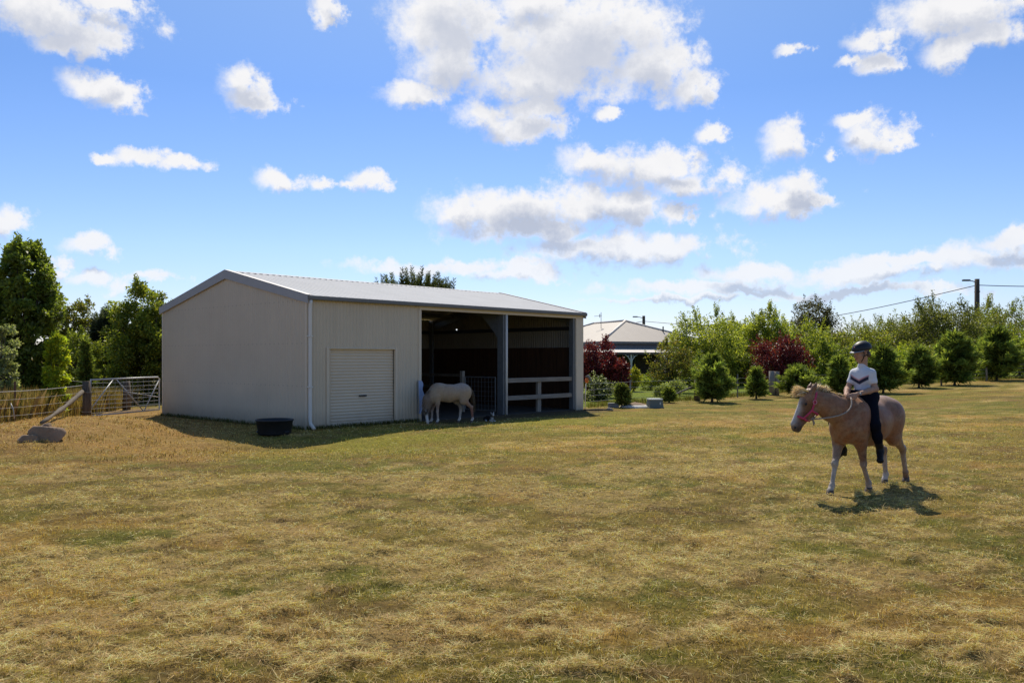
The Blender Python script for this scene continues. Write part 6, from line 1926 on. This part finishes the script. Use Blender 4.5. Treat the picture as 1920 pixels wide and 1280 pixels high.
mesh_obj('verandah_roof', np.array(V), np.array(Fc), M['house_cap'], house)
m = MB(); m.bbox((-VD - .03, -VD - .05, 1.94), (HW + VD, -VD, 2.095), .01); m.bbox((-VD - .05, -VD + .002, 1.94), (-VD, HLEN, 2.095), .01); m.build('verandah_beam', M['house_wall'], house)
for px_h in (-1.6, 1.35, 4.1, 6.9, 9.6):
    m = MB(); m.bbox((px_h - .055, -VD + .01, -.6), (px_h + .055, -VD + .11, 1.94), .01)
    po = m.build('verandah_post', M['white'], house)
    for sg in (1, -1):
        m = MB(); m.tube([Vector((px_h + .05 * sg, -VD + .06, 1.30)) , Vector((px_h + .10 * sg, -VD + .06, 1.58)), Vector((px_h + .28 * sg, -VD + .06, 1.82)), Vector((px_h + .50 * sg, -VD + .06, 1.92))], [.02, .035, .035, .02], 6)
        m.tube([Vector((px_h + .20 * sg, -VD + .06, 1.78)), Vector((px_h + .18 * sg, -VD + .06, 1.92))], .02, 6); m.build('bracket', M['white'], po, smooth=True)
for (x0, x1) in ((1.9, 3.0), (5.2, 6.3)):
    m = MB(); m.bbox((x0, .50, .9), (x1, .56, 2.1), .01); w = m.build('window', M['greybox'], house)
    m = MB(); m.bbox((x0 + .08, .485, .98), (x1 - .08, .498, 2.02), .003); m.build('pane', M['glass'], w)
# vent pipe on the roof, and the aerial as a thing of its own
m = MB(); q = (7.1, 2.6, EV + 2.6 * (AP - EV) / 4.5 - .9); m.tube([(6.4, 2.1, 3.4), (6.4, 2.1, 4.1)], .05, 8); m.build('vent_pipe', M['dark'], rf_)
ap = at(1127, 612, 66.5)
an_ = thing('roof_aerial', 'television aerial on a thin mast on the house roof', 'aerial', (ap.x, ap.y, ap.z))
m = MB(); m.tube([(0, 0, -.6), (0, 0, 1.12)], .022, 6); m.build('mast', M['stone'], an_)
m = MB(); m.tube([(-.55, 0, .80), (.06, 0, .86)], .014, 5)
for i in range(7): m.tube([(-.50 + i * .09, -.22, .805 + i * .009), (-.50 + i * .09, .22, .805 + i * .009)], .010, 4)
m.tube([(-.1, 0, .70), (-.1, 0, .98)], .03, 5); m.build('boom', M['stone'], an_)

# ================================================================== power poles and cable
def power_pole(px, ytop, Y, label, arm_px, arm_y):
    t = at(px, ytop, Y); zb_ = hz(t.x, Y); Hh = t.z - zb_
    o = thing('power_pole', label, 'power pole', (t.x, Y, zb_), 0, 'street light poles beyond the trees')
    m = MB(); m.tube([(0, 0, -.5), (0, 0, Hh)], [.24, .20], 12); m.build('pole', M['pole'], o, smooth=True)
    a = at(arm_px, arm_y, Y); dx = a.x - t.x; dz = a.z - zb_
    m = MB(); m.tube([(0, -.1, dz - .22), (dx * .5, -.12, dz - .05), (dx * .95, -.15, dz)], .045, 8); ar = m.build('lamp_arm', M['stone'], o, smooth=True)
    m = MB(); m.bbox((dx - .45, -.30, dz - .07), (dx + .25, 0, dz + .09), .05); m.build('lamp_head', M['stone'], ar)
    m = MB(); m.bbox((-.10, -.34, Hh - 1.2), (.10, .30, Hh - 1.1), .01); m.tube([(-.0, -.3, Hh - 1.1), (0, -.3, Hh - .95)], .05, 8); m.tube([(-.0, .26, Hh - 1.1), (0, .26, Hh - .95)], .05, 8); m.build('insulator_bracket', M['dark'], o)
    return t, zb_, Hh


t2 = power_pole(1832, 523, 76, 'tall timber power pole with street light on the right', 1812, 526)
t1 = power_pole(1207, 592, 118, 'short looking power pole with street light beyond the house roof', 1192, 594)
M['cable'] = simple('black_cable', (0.03, 0.03, 0.032), 0.6)
cb = thing('power_cable', 'black power cable sagging between the two timber poles', 'cable', (t2[0].x, 76, t2[0].z - 1.05))
A_ = Vector((t2[0].x, 76, t2[0].z - .55)); B_ = Vector((t1[0].x, 118, t1[0].z - .75)); O_ = Vector(cb.location)
m = MB(); m.tube([A_.lerp(B_, i / 24) - Vector((0, 0, 1.9 * math.sin(PI * i / 24) ** 1.0)) - O_ for i in range(25)], .035, 5); m.build('span', M['cable'], cb)
C_ = at(2050, 534, 70)
m = MB(); m.tube([A_.lerp(C_, i / 8) - Vector((0, 0, .12 * math.sin(PI * i / 8))) - O_ for i in range(9)], .035, 5); m.build('span', M['cable'], cb)
D_ = at(1150, 612, 128)
m = MB(); m.tube([B_ - O_, D_ - O_], .04, 5); m.build('span', M['cable'], cb)
